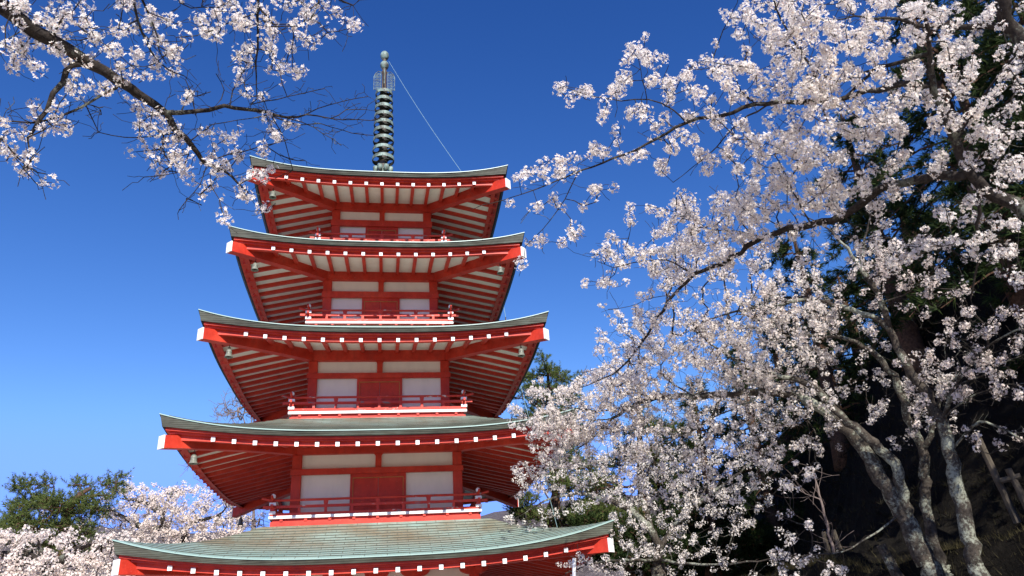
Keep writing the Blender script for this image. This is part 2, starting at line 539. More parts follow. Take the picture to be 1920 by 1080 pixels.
        for q in range(4):
            d = MB()
            # frame, gilt line, two leaves
            y = -B + 0.03
            di = dw - 0.055
            d.box(-dw, -di, y, -B + 0.088, zf, n0); d.box(di, dw, y, -B + 0.088, zf, n0)
            d.box(-di, di, y, -B + 0.088, n0 - 0.075, n0)
            d.box(-di, -0.004, y + 0.028, -B + 0.088, zf, n0 - 0.075); d.box(0.004, di, y + 0.028, -B + 0.088, zf, n0 - 0.075)
            g = 0.012
            d.box(-di, -di + g, y + 0.012, y + 0.028, zf, n0 - 0.075, 1); d.box(di - g, di, y + 0.012, y + 0.028, zf, n0 - 0.075, 1)
            d.box(-di + g, di - g, y + 0.012, y + 0.028, n0 - 0.075 - g, n0 - 0.075, 1)
            o = d.build('door', [RED, GOLD], wall)
            o.rotation_euler.z = q * math.pi / 2
    else:
        # ground storey: inner columns, middle struts and boat shaped bracket arms
        for q in range(4):
            for x in (-0.78, 0.0, 0.78):
                cwid = 0.11 if x else 0.075
                c = MB()
                c.box(x - cwid, x + cwid, -B + 0.0, -B + 0.085, 0.35, s['bb'])
                o = c.build('post', RED, wall); o.rotation_euler.z = q * math.pi / 2
            for x in (-1.99, -0.78, 0.0, 0.78, 1.99):
                c = MB()
                hw_ = 0.30 if x else 0.25
                prof = [(hw_ * math.cos(t), -0.14 * math.sin(t) ** 0.8) for t in [math.pi * i / 14 for i in range(15)]]
                prof = [(hw_, 0.05)] + prof + [(-hw_, 0.05)]
                y0, y1 = -B - 0.06, -B + 0.087
                zt_ = s['bb'] - 0.003
                zt2 = zt_
                fr = [(x + a_, y0, zt2 + min(z_, 0) ) for a_, z_ in prof]
                bk = [(x + a_, y1, zt2 + min(z_, 0) ) for a_, z_ in prof]
                c.face(fr[::-1]); c.face(bk)
                for i in range(len(fr)):
                    j = (i + 1) % len(fr)
                    c.face([fr[i], fr[j], bk[j], bk[i]])
                o = c.build('bracket_arm', RED, wall); o.rotation_euler.z = q * math.pi / 2
        b = MB()
        b.box(-B - 0.02, B + 0.02, -B - 0.02, -B + 0.05, 2.25, 2.45)
        b.rot4().build('tie_beam', RED, wall)
        b = MB(); b.box(-2.9, 2.9, -2.9, 2.9, 0.0, 0.35)
        b.build('stone_base', m_simple('base_stone', (0.22, 0.21, 0.19), (0.34, 0.33, 0.30), 5, 0.8, 0.3), PG)

side_r = side_rafters.build('side_rafters', [RED, WHITE], PG)
side_r['kind'] = 'stuff'

# ---- balconies: half width, z of base bottom, base top, red top, deck top, bottom rail, mid rail, top rail, finial
BAL = {1: (2.20, 4.165, 4.215, 4.262, 4.330, 4.375, 4.515, 4.650, 4.745),
       2: (1.98, 6.425, 6.480, 6.530, 6.598, 6.660, 6.800, 6.932, 7.030),
       3: (1.75, 8.700, 8.760, 8.800, 8.862, 8.925, 9.045, 9.170, 9.290),
       4: (1.64, 10.94, 11.00, 11.04, 11.09, 11.135, 11.205, 11.335, 11.45)}
for k, (w, z0, z1, z2, z3, zb, zm, zt, zf) in BAL.items():
    d = MB()
    e = 0.03
    d.box(-w + e, w - e, -w + e, w - e, z0 - 0.10, z1, 0)
    d.box(-w + e + 0.035, w - e - 0.035, -w + e + 0.035, w - e - 0.035, z1, z2, 0)
    d.box(-w, w, -w, w, z2 + 0.012, z3, 1)
    d.box(-w + e + 0.036, w - e - 0.036, -w + e + 0.036, w - e - 0.036, z2 + 0.001, z2 + 0.011, 0)
    # small red blocks that carry the white deck edge
    sub = MB()
    nb = 9
    for i in range(nb):
        x = -w + 0.25 + (2 * w - 0.5) * i / (nb - 1)
        sub.box(x - 0.03, x + 0.03, -w + 0.012, -w + e + 0.036, z1 + 0.002, z2 - 0.002, 0)
    sub.rot4()
    k0 = len(d.v); d.v += sub.v
    d.f += [tuple(k0 + i for i in f_) for f_ in sub.f]; d.m += sub.m
    bal = d.build('balcony', [RED, WHITE], PG)
    y = -w + 0.06
    rl = MB()
    rl.box(-w + 0.02, w - 0.02, y - 0.035, y + 0.035, z3 + 0.004, zb + 0.014); rl.rot4().build('bottom_rail', RED_OLD, bal)
    ext = 0.17
    for nm, z, h in (('middle_rail', zm, 0.026), ('top_rail', zt, 0.022)):
        for q in range(4):
            rl = MB()
            if nm == 'top_rail':
                n = 24
                pts = []
                for i in range(n + 1):
                    x = (-1 + 2 * i / n) * (w + ext)
                    o = max(0, abs(x) - w) / ext
                    pts.append((x, y, z + 0.05 * o ** 2))
                rl.tube(pts, 0.026, 8)
            else:
                dz = 0.0 if q % 2 == 0 else 0.0
                rl.box(-w - ext * 0.8, w + ext * 0.8, y - 0.024, y + 0.024, z - h + 0.002 * q, z + h + 0.002 * q)
            o = rl.build(nm, RED_OLD, bal); o.rotation_euler.z = q * math.pi / 2
    for q in range(4):
        n = 8
        for i in range(1, n):
            x = -w + 0.06 + (2 * w - 0.12) * i / n
            st = MB()
            top = zt - 0.02 if i % 2 == 0 else zm - 0.024
            st.box(x - 0.028, x + 0.028, y - 0.022, y + 0.022, zb + 0.014, zm - 0.026)
            if i % 2 == 0:
                st.hexa(((x - 0.026, y - 0.02, zm - 0.026), (x + 0.026, y - 0.02, zm - 0.026), (x + 0.026, y + 0.02, zm - 0.026), (x - 0.026, y + 0.02, zm - 0.026),
                         (x - 0.052, y - 0.02, zt - 0.02), (x + 0.052, y - 0.02, zt - 0.02), (x + 0.052, y + 0.02, zt - 0.02), (x - 0.052, y + 0.02, zt - 0.02)))
            if q == 0:
                o = st.build('rail_post', RED_OLD, bal)
            else:
                if i == 1: rest = MB()
                k0 = len(rest.v); rest.v += st.v
                rest.f += [tuple(k0 + j for j in f_) for f_ in st.f]; rest.m += st.m
        if q:
            o = rest.build('side_rail_posts', RED_OLD, bal); o.rotation_euler.z = q * math.pi / 2; o['kind'] = 'stuff'
    for sx in (-1, 1):
        for sy in (-1, 1):
            cx, cy = sx * (w - 0.06), sy * (w - 0.06)
            p = MB()
            a = 0.047
            p.box(cx - a, cx + a, cy - a, cy + a, z3 + 0.003, zt - 0.03, 0)
            e_ = 0.066
            for za, zb_ in ((zb - 0.01, zb + 0.05), (zm + 0.03, zm + 0.085)):
                p.box(cx - e_, cx + e_, cy - e_, cy + e_, za, zb_, 1)
            p.box(cx - 0.03, cx + 0.03, cy - 0.03, cy + 0.03, zt - 0.03, zf - 0.05, 0)
            p.lathe([(0.001, zf - 0.052), (0.038, zf - 0.045), (0.050, zf - 0.010), (0.040, zf + 0.022), (0.014, zf + 0.042), (0.001, zf + 0.05)], 12, (cx, cy), 1)
            p.build('corner_post', [RED_OLD, WHITE], bal)

# ---- the spire
DARKB = m_simple('shade_dark_bronze', (0.012, 0.013, 0.011), (0.035, 0.038, 0.032), 12, 0.7, 0.1)  # dark copy of the bronze: shade inside the rings put into the colour
SPI = MB()
SPI.box(-0.42, 0.42, -0.42, 0.42, 13.70, 13.88); SPI.box(-0.36, 0.36, -0.36, 0.36, 13.88, 14.02)
SPI.lathe([(0.0, 14.02), (0.28, 14.02), (0.26, 14.12), (0.14, 14.24), (0.12, 14.4)], 20)
spire = SPI.build('spire', PATINA, PG)
SHAFT = m_simple('stained_spire_shaft', (0.030, 0.022, 0.016), (0.13, 0.095, 0.07), 9, 0.55, 0.1, 0.3, (1, 1, 0.4))
q = MB()
q.lathe([(0.115, 14.3), (0.105, 15.5), (0.09, 17.2), (0.085, 17.25), (0.10, 17.3), (0.10, 17.34), (0.075, 17.36), (0.07, 17.9), (0.09, 17.95), (0.09, 18.0),
         (0.06, 18.02), (0.055, 18.55)], 16)
q.build('shaft', SHAFT, spire, smooth=True)
for i in range(8):
    a = math.pi / 4 * i + math.pi / 8
    p = MB()
    p.lathe([(0.002, 14.22), (0.05, 14.24), (0.075, 14.33), (0.078, 14.41), (0.06, 14.42), (0.02, 14.39)], 10, (0.23 * math.cos(a), 0.23 * math.sin(a)))
    p.build('lotus_petal', PATINA, spire, smooth=True)
RZ = [14.724, 15.044, 15.388, 15.697, 15.970, 16.266, 16.566, 16.848, 17.120]
RRD = [0.318, 0.313, 0.304, 0.298, 0.288, 0.280, 0.273, 0.264, 0.258]
for z, rr in zip(RZ, RRD):
    p = MB()
    th = 0.018
    p.lathe([(rr, z - 0.055), (rr + 0.004, z + 0.050)], 32)
    p.lathe([(rr + 0.004, z + 0.050), (rr - th, z + 0.050), (rr - th, z - 0.055), (rr, z - 0.055)], 32, (0, 0), 1)
    p.lathe([(0.135, z - 0.05), (0.135, z + 0.03), (0.10, z + 0.03), (0.10, z - 0.05), (0.135, z - 0.05)], 20, (0, 0), 1)
    for i in range(4):                                  # broad spokes, flared towards the rim
        a = math.pi / 2 * i + math.pi / 4 + 0.35
        ca, sa = math.cos(a), math.sin(a)
        def W2(r_, t_, zz): return (ca * r_ - sa * t_, sa * r_ + ca * t_, zz)
        prev = None
        for r_, t_ in ((0.12, 0.085), (0.17, 0.045), (0.21, 0.05), (rr - th + 0.002, 0.13)):
            cur = [W2(r_, -t_, z - 0.03), W2(r_, t_, z - 0.03), W2(r_, t_, z - 0.012), W2(r_, -t_, z - 0.012)]
            if prev:
                for e in range(4): p.face([prev[e], prev[(e + 1) % 4], cur[(e + 1) % 4], cur[e]], 1)
            prev = cur
    p.build('spire_ring', [PATINA, DARKB], spire, smooth=False)
for q4 in range(4):                                     # openwork flame plates
    p = MB()
    rt = 0.0085
    H0, H1, W1 = 17.30, 18.02, 0.315
    def LN(pts, r_=rt): p.tube([(x, 0, z) for x, z in pts], r_, 5)
    LN([(0.085, H0), (W1, H0), (W1, H1 - 0.22), (W1 - 0.04, H1 - 0.10), (W1 - 0.13, H1), (0.085, H1 - 0.03)], 0.011)
    LN([(0.105, H0), (0.105, H1 - 0.04)])
    for lv in range(6):
        zc = H0 + 0.055 + lv * 0.108
        for xc, rr_, ph in ((0.155, 0.045, 0), (0.255, 0.043, 1.5)):
            if lv == 5 and xc > 0.2: zc2 = zc - 0.02
            else: zc2 = zc
            LN([(xc + rr_ * (1 - 0.055 * i) * math.cos(ph + i * 0.62), zc2 + rr_ * (1 - 0.055 * i) * math.sin(ph + i * 0.62)) for i in range(13)], 0.0075)
        LN([(0.205 + 0.015 * (-1) ** lv, zc - 0.05), (0.205 - 0.02 * (-1) ** lv, zc), (0.205 + 0.015 * (-1) ** lv, zc + 0.05)], 0.0075)
    o = p.build('flame_plate', PATINA, spire)
    o.rotation_euler.z = q4 * math.pi / 2 + 0.0
p = MB()
p.lathe([(0.05, 18.12), (0.10, 18.15), (0.128, 18.22), (0.135, 18.28), (0.135, 18.29), (0.12, 18.34), (0.08, 18.39), (0.05, 18.41)], 20)
p.build('dragon_wheel', PATINA, spire, smooth=True)
p = MB()
p.lathe([(0.05, 18.50), (0.085, 18.52), (0.12, 18.57), (0.135, 18.65), (0.125, 18.72), (0.09, 18.78), (0.035, 18.81), (0.03, 18.83), (0.014, 18.85), (0.001, 18.87)], 20)
p.build('sacred_jewel', PATINA, spire, smooth=True)
p = MB()
a0, a1 = Vector((0.13, -0.03, 18.42)), Vector((1.98, -3.06, 12.27))
p.tube([a0.lerp(a1, i / 12) - Vector((0, 0, 0.10 * math.sin(math.pi * i / 12))) for i in range(13)], 0.0048, 6)
p.build('guy_wire', WIRE_M, spire)
# lightning conductor stand-offs along the right eaves
pts = []
for k in (4, 3, 2):
    s = ST[k]
    yb = 0.9
    p = MB()
    x0, z = s['W'] - 0.25, s['zm'] - 0.18
    p.tube([(x0, yb, z), (x0 + 0.42, yb, z + 0.02)], 0.014, 5); p.tube([(x0, yb + 0.16, z), (x0 + 0.42, yb + 0.16, z + 0.02)], 0.014, 5)
    p.tube([(x0 + 0.05, yb, z), (x0 + 0.35, yb + 0.16, z + 0.02)], 0.010, 5)
    p.tube([(x0 + 0.30, yb - 0.02, z + 0.01), (x0 + 0.30, yb + 0.18, z + 0.01)], 0.012, 5)
    p.tube([(x0 + 0.40, yb + 0.08, z - 0.06), (x0 + 0.40, yb + 0.08, z + 0.16)], 0.016, 5)
    p.build('wire_bracket', IRON, PG)
    pts.append(Vector((x0 + 0.42, yb + 0.08, z + 0.02)))
pts.append(Vector((4.7, 0.9, 3.2))); pts.append(Vector((4.9, 0.9, 0.0)))
p = MB()
p.tube(pts, 0.007, 5)
p.build('conductor_wire', WIRE_M, PG)

# ---- wind bells under the hip beams (each hangs free: a thing of its own)
BELL_M = m_simple('bronze_bell', (0.10, 0.11, 0.085), (0.24, 0.26, 0.21), 18, 0.5, 0.1, 0.4)
ORD = {4: 'fifth (topmost)', 3: 'fourth', 2: 'third', 1: 'second'}
def make_bell():
    b = empty('wind_bell')
    m = MB()
    m.lathe([(0.0, 0.0), (0.045, -0.005), (0.068, -0.03), (0.078, -0.07), (0.080, -0.15), (0.092, -0.19), (0.112, -0.225), (0.116, -0.24), (0.104, -0.24), (0.075, -0.18), (0.07, -0.06), (0.0, -0.04)], 18)
    m.lathe([(0.081, -0.085), (0.087, -0.092), (0.081, -0.10)], 18)
    m.lathe([(0.083, -0.155), (0.092, -0.165), (0.085, -0.175)], 18)
    m.build('bell_body', BELL_M, b, smooth=True)
    m = MB(); m.tube([(0, 0, 0.14), (0, 0, 0.0)], 0.009, 6); m.tube([(-0.035, 0, 0), (-0.03, 0, 0.05), (0, 0, 0.07), (0.03, 0, 0.05), (0.035, 0, 0)], 0.009, 6)
    m.build('hanger', IRON, b)
    m = MB(); m.tube([(0, 0, -0.04), (0, 0, -0.2)], 0.006, 5); m.lathe([(0.0, -0.18), (0.03, -0.20), (0.03, -0.225), (0.0, -0.245)], 10)
    m.build('clapper', IRON, b)
    return b
first = None
cy, sy_ = math.cos(YAW), math.sin(YAW)
for k, sx, sy in ((4, -1, -1), (3, -1, -1), (3, 1, -1), (2, -1, -1), (2, 1, -1), (1, -1, -1), (1, -1, 1)):
    s = ST[k]
    d = s['h'] - (0.50 if sy < 0 else 0.22)
    t = (d - (s['B'] - 0.03)) / (s['h'] - (s['B'] - 0.03))
    zb = s['bb'] + (s['hz'] - s['bb']) * t ** 1.25
    x, y = sx * d, sy * d
    loc = (PX + cy * x - sy_ * y, PY + sy_ * x + cy * y, zb - 0.10)
    if first is None: o = first = make_bell()
    else:
        o = first.copy(); C.objects.link(o)
        for ch in list(first.children):
            c_ = ch.copy(); C.objects.link(c_); c_.parent = o
    o.location = loc
    o.rotation_euler.z = YAW + 0.3 * k
    o.scale = (0.74, 0.74, 0.74)
    o['label'] = 'bronze wind bell under the %s %s corner of the %s pagoda roof' % ('rear' if sy > 0 else 'front', 'left' if sx < 0 else 'right', ORD[k])
    o['category'] = 'bell'; o['group'] = 'wind bells hanging from the roof corners'

GA, GB, GE, GF, GL = 1.65, 1.85, 2.0, 1.75, 2.8   # blossom density per tree

# ------------------------------------------------------------------ ground, hillside, far hills
rng = np.random.default_rng(11)
random.seed(5)

g = MB()
g.face([(-1500, -1500, 0), (1500, -1500, 0), (1500, 1500, 0), (-1500, 1500, 0)])
tag(g.build('ground', m_simple('pale_gravel', (0.36, 0.31, 0.25), (0.47, 0.41, 0.34), 30, 0.9, 0.3)), kind='structure')

XB_Y = [-30, 0, 8.5, 11, 14, 20, 30, 60, 130]
XB_X = [20, 9.5, 5.3, 3.95, 3.75, 4.4, 3.8, 6, 20]
PR_T = [-2.8, -1.8, -0.9, -0.15, 0.0, 1.2, 1.7, 3.6, 5.0, 10, 25, 60]
PR_Z = [-0.05, 0.35, 1.2, 1.58, 2.33, 2.50, 2.95, 6.6, 7.6, 10.2, 19, 36]
def xb(y): return np.interp(y, XB_Y, XB_X)
def hill_z(x, y):
    t = x - xb(y)
    z = np.interp(t, PR_T, PR_Z)
    return z + 0.10 * np.sin(1.7 * y + 0.9 * t) * np.clip(t + 2.5, 0, 1) + 0.05 * np.sin(4.1 * y - 2.3 * t) * np.clip(t + 2.5, 0, 1)
ts = np.concatenate([np.linspace(-2.8, -0.2, 14), [-0.15, -0.1, -0.05, 0.0], np.linspace(0.12, 6, 50), np.linspace(6.6, 60, 30)])
ys = np.concatenate([np.linspace(-30, 4, 24), np.linspace(4.15, 22, 120), np.linspace(23, 130, 50)])
T, Y = np.meshgrid(ts, ys, indexing='ij')
jit = 0.06 * rng.standard_normal(T.shape)
Xg = xb(Y) + T
Zg = hill_z(Xg, Y) + jit * np.clip(T + 2.4, 0, 1)
n0, n1 = T.shape
idx = np.arange(n0 * n1).reshape(n0, n1)
fc = np.stack([idx[:-1, :-1], idx[1:, :-1], idx[1:, 1:], idx[:-1, 1:]], -1).reshape(-1, 4)
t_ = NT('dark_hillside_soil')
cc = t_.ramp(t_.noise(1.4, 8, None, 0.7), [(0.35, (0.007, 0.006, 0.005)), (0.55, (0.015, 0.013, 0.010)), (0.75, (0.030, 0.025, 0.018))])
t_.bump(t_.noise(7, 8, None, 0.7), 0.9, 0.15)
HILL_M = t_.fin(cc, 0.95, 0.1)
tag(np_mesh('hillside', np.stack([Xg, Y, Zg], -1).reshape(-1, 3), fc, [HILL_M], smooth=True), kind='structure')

# far wooded hills behind
az = np.linspace(R(-75), R(75), 220)
rr = np.array([70, 85, 100, 120, 150, 200, 300.0])
A, RR = np.meshgrid(az, rr, indexing='ij')
base = 0.158 + 0.012 * np.sin(3.1 * A + 0.6) + 0.006 * np.sin(8.3 * A) + 0.003 * np.sin(23 * A + 1)
ramp_ = np.clip((RR - 70) / 60, 0, 1)
Z = RR * base * ramp_ ** 1.2 + rng.standard_normal(A.shape) * 0.25 * ramp_
idx = np.arange(A.size).reshape(A.shape)
fc = np.stack([idx[:-1, :-1], idx[1:, :-1], idx[1:, 1:], idx[:-1, 1:]], -1).reshape(-1, 4)
t_ = NT('bare_wooded_hills')
cc = t_.ramp(t_.noise(0.5, 8, t_.mapping((1, 1, 0.4)), 0.75), [(0.35, (0.085, 0.07, 0.066)), (0.55, (0.18, 0.15, 0.145)), (0.75, (0.24, 0.205, 0.19))])
t_.bump(t_.noise(1.2, 6, None, 0.7), 1.0, 1.0)
tag(np_mesh('hills', np.stack([RR * np.sin(A), RR * np.cos(A), Z - 0.3], -1).reshape(-1, 3), fc, [t_.fin(cc, 0.95, 0.1)], smooth=True), kind='structure')

# ------------------------------------------------------------------ woody plants
def catmull(pts, step):
    pts = np.asarray(pts, float)
    P = np.vstack([2 * pts[0] - pts[1], pts, 2 * pts[-1] - pts[-2]])
    out = []
    for i in range(1, len(P) - 2):
        L = np.linalg.norm(P[i + 1, :3] - P[i, :3])
        n = max(2, int(math.ceil(L / step)))
        for k in range(n):
            t = k / n
            out.append(0.5 * ((2 * P[i]) + (-P[i - 1] + P[i + 1]) * t + (2 * P[i - 1] - 5 * P[i] + 4 * P[i + 1] - P[i + 2]) * t * t
                              + (-P[i - 1] + 3 * P[i] - 3 * P[i + 1] + P[i + 2]) * t ** 3))
    out.append(P[-2])
    return np.array(out)

class Woody:
    def __init__(self, seed):
        self.P = np.zeros((60000, 3)); self.R = np.zeros(60000); self.par = -np.ones(60000, int)
        self.n = 0
        self.limb = np.zeros(60000, bool)
        self.chains = []
        self.limb_px = []
        self.rng = np.random.default_rng(seed)
    def add(self, p, r, par, limb=False):
        i = self.n
        self.P[i] = p; self.R[i] = r; self.par[i] = par; self.limb[i] = limb
        self.n += 1
        return i
    def nearest(self, p):
        d = self.P[:self.n] - p
        d2 = np.einsum('ij,ij->i', d, d)
        i = int(d2.argmin())
        return i, math.sqrt(d2[i])
    def limb_world(self, pts, radii, attach=True, step=0.12, wob=0.012):
        q = catmull(np.hstack([np.asarray(pts, float), np.asarray(radii, float)[:, None]]), step)
        q[1:-1, :3] += self.rng.standard_normal((len(q) - 2, 3)) * np.minimum(wob, q[1:-1, 3:4] * 0.35 + 0.003)
        ch = []
        par = -1
        if attach and self.n:
            par, d = self.nearest(q[0, :3])
            ch.append(par)
        for row in q:
            par = self.add(row[:3], max(row[3], 0.003), par, True)
            ch.append(par)
        self.chains.append((ch, True))
    thin = 1.0
    def limb_pix(self, pts, radii, attach=True, record=True, **kw):
        """points are (photo x, photo y, distance); the distances carry the real depth of the limb"""
        self.limb_world([at(*p) for p in pts], np.interp(np.linspace(0, 1, len(pts)), np.linspace(0, 1, len(radii)), radii) * self.thin, attach, **kw)
        if record:
            q = catmull(np.asarray(pts, float), 20)
            self.limb_px.append(q)
    def depth(self, px, py):
        best = None
        for q in self.limb_px:
            d2 = (q[:, 0] - px) ** 2 + (q[:, 1] - py) ** 2
            i = d2.argmin()
            if best is None or d2[i] < best[0]: best = (d2[i], q[i, 2])
        return best[1], math.sqrt(best[0])
    def grow(self, targets, step=0.16, jit=0.16, lift=0.0):
        """reach every target with a twig from the nearest wood, nearest targets first"""
        targets = np.asarray(targets)
        d0 = np.array([self.nearest(p)[1] for p in targets])
        ends = []
        for p in targets[np.argsort(d0)]:
            i, d = self.nearest(p)
            if d < 0.03:
                ends.append(i); continue
            n = max(1, int(math.ceil(d / step)))
            a = self.P[i]
            dirv = p - a
            side = np.cross(dirv, self.rng.standard_normal(3)); side /= (np.linalg.norm(side) + 1e-9)
            amp = jit * d * self.rng.uniform(0.3, 1.0)
            ch = [i]
            par = i
            for k in range(1, n + 1):
                t = k / n
                q = a + dirv * t + side * amp * math.sin(math.pi * t) + np.array([0, 0, -lift * d * math.sin(math.pi * t)])
                if k < n: q = q + self.rng.standard_normal(3) * 0.012
                par = self.add(q, 0.0, par)
                ch.append(par)
            self.chains.append((ch, False))
            ends.append(par)
        return ends
    def spurs(self, count, length=(0.05, 0.22), only_thin=True):
        cand = np.where((~self.limb[:self.n]) | (self.R[:self.n] < 0.03))[0]
        for i in self.rng.choice(cand, min(count, len(cand) * 2)):
            pa = self.par[i]
            if pa < 0: continue
            ax = self.P[i] - self.P[pa]; ax /= np.linalg.norm(ax) + 1e-9
            dv = ax * 0.6 + self.rng.standard_normal(3) * 0.55 + np.array([0, 0, 0.15])
            dv /= np.linalg.norm(dv)
            L = self.rng.uniform(*length)
            ch = [i]; par = i
            for k in range(1, 4):
                par = self.add(self.P[i] + dv * L * k / 3 + self.rng.standard_normal(3) * 0.01, 0.0, par)
                ch.append(par)
            self.chains.append((ch, False))
    def finish(self, tip=0.0024, pw=2.35, cap=0.03):
        n = self.n
        acc = np.zeros(n)
        for i in range(n - 1, -1, -1):
            r = max(tip, acc[i] ** (1 / pw)) if acc[i] > 0 else tip
            if self.limb[i]: r = max(self.R[i], tip)
            else: r = min(r, cap)
            self.R[i] = r
            if self.par[i] >= 0: acc[self.par[i]] += min(r, cap) ** pw
    def wood_mesh(self, which, nlimb=10, ntwig=4, knots=0.05):
        V, F = [], []
        off = 0
        for ch, limb in self.chains:
            if limb != which: continue
            ids = np.array(ch)
            P = self.P[ids]
            r = self.R[ids].copy()
            if len(ids) > 1: r[0] = min(r[0], r[1] * 1.15)
            n = nlimb if limb else ntwig
            tg = np.gradient(P, axis=0) if len(P) > 2 else np.repeat(P[1:] - P[:1], 2, 0)
            tg /= np.linalg.norm(tg, axis=1, keepdims=True) + 1e-9
            ref = np.array([0.21, 0.37, 0.9])
            a = np.cross(tg, ref)
            la = np.linalg.norm(a, axis=1, keepdims=True)
            a = np.where(la > 1e-3, a / (la + 1e-9), np.array([1.0, 0, 0])); b = np.cross(tg, a)
            th = np.linspace(0, 2 * math.pi, n, endpoint=False)
            rad = r[:, None] * (1 + (knots * self.rng.standard_normal((len(ids), n)) if limb else 0))
            ring = P[:, None, :] + rad[:, :, None] * (a[:, None, :] * np.cos(th)[None, :, None] + b[:, None, :] * np.sin(th)[None, :, None])
            V.append(ring.reshape(-1, 3))
            m = len(ids)
            q = off + np.arange(m * n).reshape(m, n)
            F.append(np.stack([q[:-1], np.roll(q[:-1], -1, 1), np.roll(q[1:], -1, 1), q[1:]], -1).reshape(-1, 4))
            off += m * n
        if not V: return None
        return np.vstack(V), np.vstack(F)

def unit(v): return v / (np.linalg.norm(v, axis=-1, keepdims=True) + 1e-9)

def flowers(cent, nrm, rad, rg):
    """five cupped petals, a dark heart and a red calyx for every flower; all arrays"""
    n = len(cent)
    u = unit(np.cross(nrm, rg.standard_normal((n, 3)))); v = np.cross(nrm, u)
    V = np.zeros((n, 24, 3)); 
    V[:, 0] = cent
    for k in range(5):
        for j, (da, rr, up) in enumerate(((-0.52, 0.62, 0.16), (0.0, 1.0, 0.34), (0.52, 0.62, 0.16))):
            a = 2 * math.pi * k / 5 + da + rg.normal(0, 0.07, n)
            r = rad * rr * rg.uniform(0.88, 1.1, n)
            h = rad * up * rg.uniform(0.5, 1.5, n)
            V[:, 1 + 3 * k + j] = cent + u * (r * np.cos(a))[:, None] + v * (r * np.sin(a))[:, None] + nrm * h[:, None]
    for j, (c, s) in enumerate(((1, 0), (0, 1), (-1, 0), (0, -1))):
        V[:, 16 + j] = cent + nrm * (rad * 0.10)[:, None] + (u * c + v * s) * (rad * 0.20)[:, None]
        V[:, 20 + j] = cent - nrm * (rad * (0.10 + 0.28 * (j % 2)))[:, None] + (u * c + v * s) * (rad * 0.17)[:, None]
    fq = np.array([[0, 1 + 3 * k, 2 + 3 * k, 3 + 3 * k] for k in range(5)] + [[16, 17, 18, 19], [20, 21, 22, 23]])
    F = (np.arange(n) * 24)[:, None, None] + fq[None]
    mi = np.tile(np.array([0] * 5 + [1, 1]), n)
    return V.reshape(-1, 3), F.reshape(-1, 4), mi

def florets(cent, nrm, rad, rg):
    """distant flowers: a folded rosette of three petals and a heart"""
    n = len(cent)
    u = unit(np.cross(nrm, rg.standard_normal((n, 3)))); v = np.cross(nrm, u)
    V = np.zeros((n, 14, 3))
    V[:, 0] = cent
    for k in range(3):
        for j, (da, rr, up) in enumerate(((-0.95, 0.72, 0.2), (0.0, 1.0, 0.4), (0.95, 0.72, 0.2))):
            a = 2 * math.pi * k / 3 + da
            r = rad * rr * rg.uniform(0.8, 1.15, n); h = rad * up * rg.uniform(0.2, 1.6, n)
            V[:, 1 + 3 * k + j] = cent + u * (r * np.cos(a))[:, None] + v * (r * np.sin(a))[:, None] + nrm * h[:, None]
    for j, (c, s) in enumerate(((1, 0), (0, 1), (-1, 0), (0, -1))):
        V[:, 10 + j] = cent + nrm * (rad * 0.14)[:, None] + (u * c + v * s) * (rad * 0.22)[:, None]
    fq = np.array([[0, 1 + 3 * k, 2 + 3 * k, 3 + 3 * k] for k in range(3)] + [[10, 11, 12, 13]])
    F = (np.arange(n) * 14)[:, None, None] + fq[None]
    return V.reshape(-1, 3), F.reshape(-1, 4), np.tile(np.array([0] * 3 + [1]), n)

def bunches(centres, rg, per=(9, 17), rho=0.058):
    cs, ns = [], []
    for c in centres:
        k = int(rg.integers(*per))
        d = unit(rg.standard_normal((k, 3)) + np.array([0, 0, 0.1]))
        sq = rg.uniform(0.75, 1.25, 3) * rg.uniform(0.8, 1.2)
        cs.append(c + d * sq * rho * rg.uniform(0.55, 1.1, (k, 1)))
        ns.append(unit(d + 0.35 * rg.standard_normal((k, 3))))
    return np.vstack(cs), np.vstack(ns)

def tufts(centres, axes, rg, per=16, length=0.13, width=0.010, spread=0.75):
    """needle tufts: thin triangles that fan out round an axis"""
    n = len(centres)
    ax = np.repeat(unit(axes), per, 0); c = np.repeat(centres, per, 0)
    d = unit(ax + spread * rg.standard_normal((n * per, 3)) * 0.8)
    s = unit(np.cross(d, rg.standard_normal((n * per, 3))))
    L = length * rg.uniform(0.6, 1.15, (n * per, 1))
    c = c + d * L * rg.uniform(-0.1, 0.3, (n * per, 1))
    V = np.stack([c - s * width * 0.5, c + s * width * 0.5, c + d * L], 1).reshape(-1, 3)
    return V, np.arange(n * per * 3).reshape(-1, 3)

def shoots(base, axes, rg, per=30, length=0.24, needle=0.10, width=0.012):
    """pine shoots: needles set along a short axis like a bottle brush"""
    n = len(base)
    ax = np.repeat(unit(axes), per, 0)
    f = rg.random((n * per, 1)) ** 0.8
    Ls = np.repeat(length * rg.uniform(0.6, 1.2, (n, 1)), per, 0)
    c = np.repeat(base, per, 0) + ax * f * Ls
    side = unit(np.cross(ax, rg.standard_normal((n * per, 3))))
    d = unit(ax * rg.uniform(0.5, 1.3, (n * per, 1)) + side)
    s = unit(np.cross(d, rg.standard_normal((n * per, 3))))
    V = np.stack([c - s * width * 0.5, c + s * width * 0.5, c + d * needle * (1.15 - 0.5 * f) * rg.uniform(0.7, 1.1, (n * per, 1))], 1).reshape(-1, 3)
    return V, np.arange(n * per * 3).reshape(-1, 3)

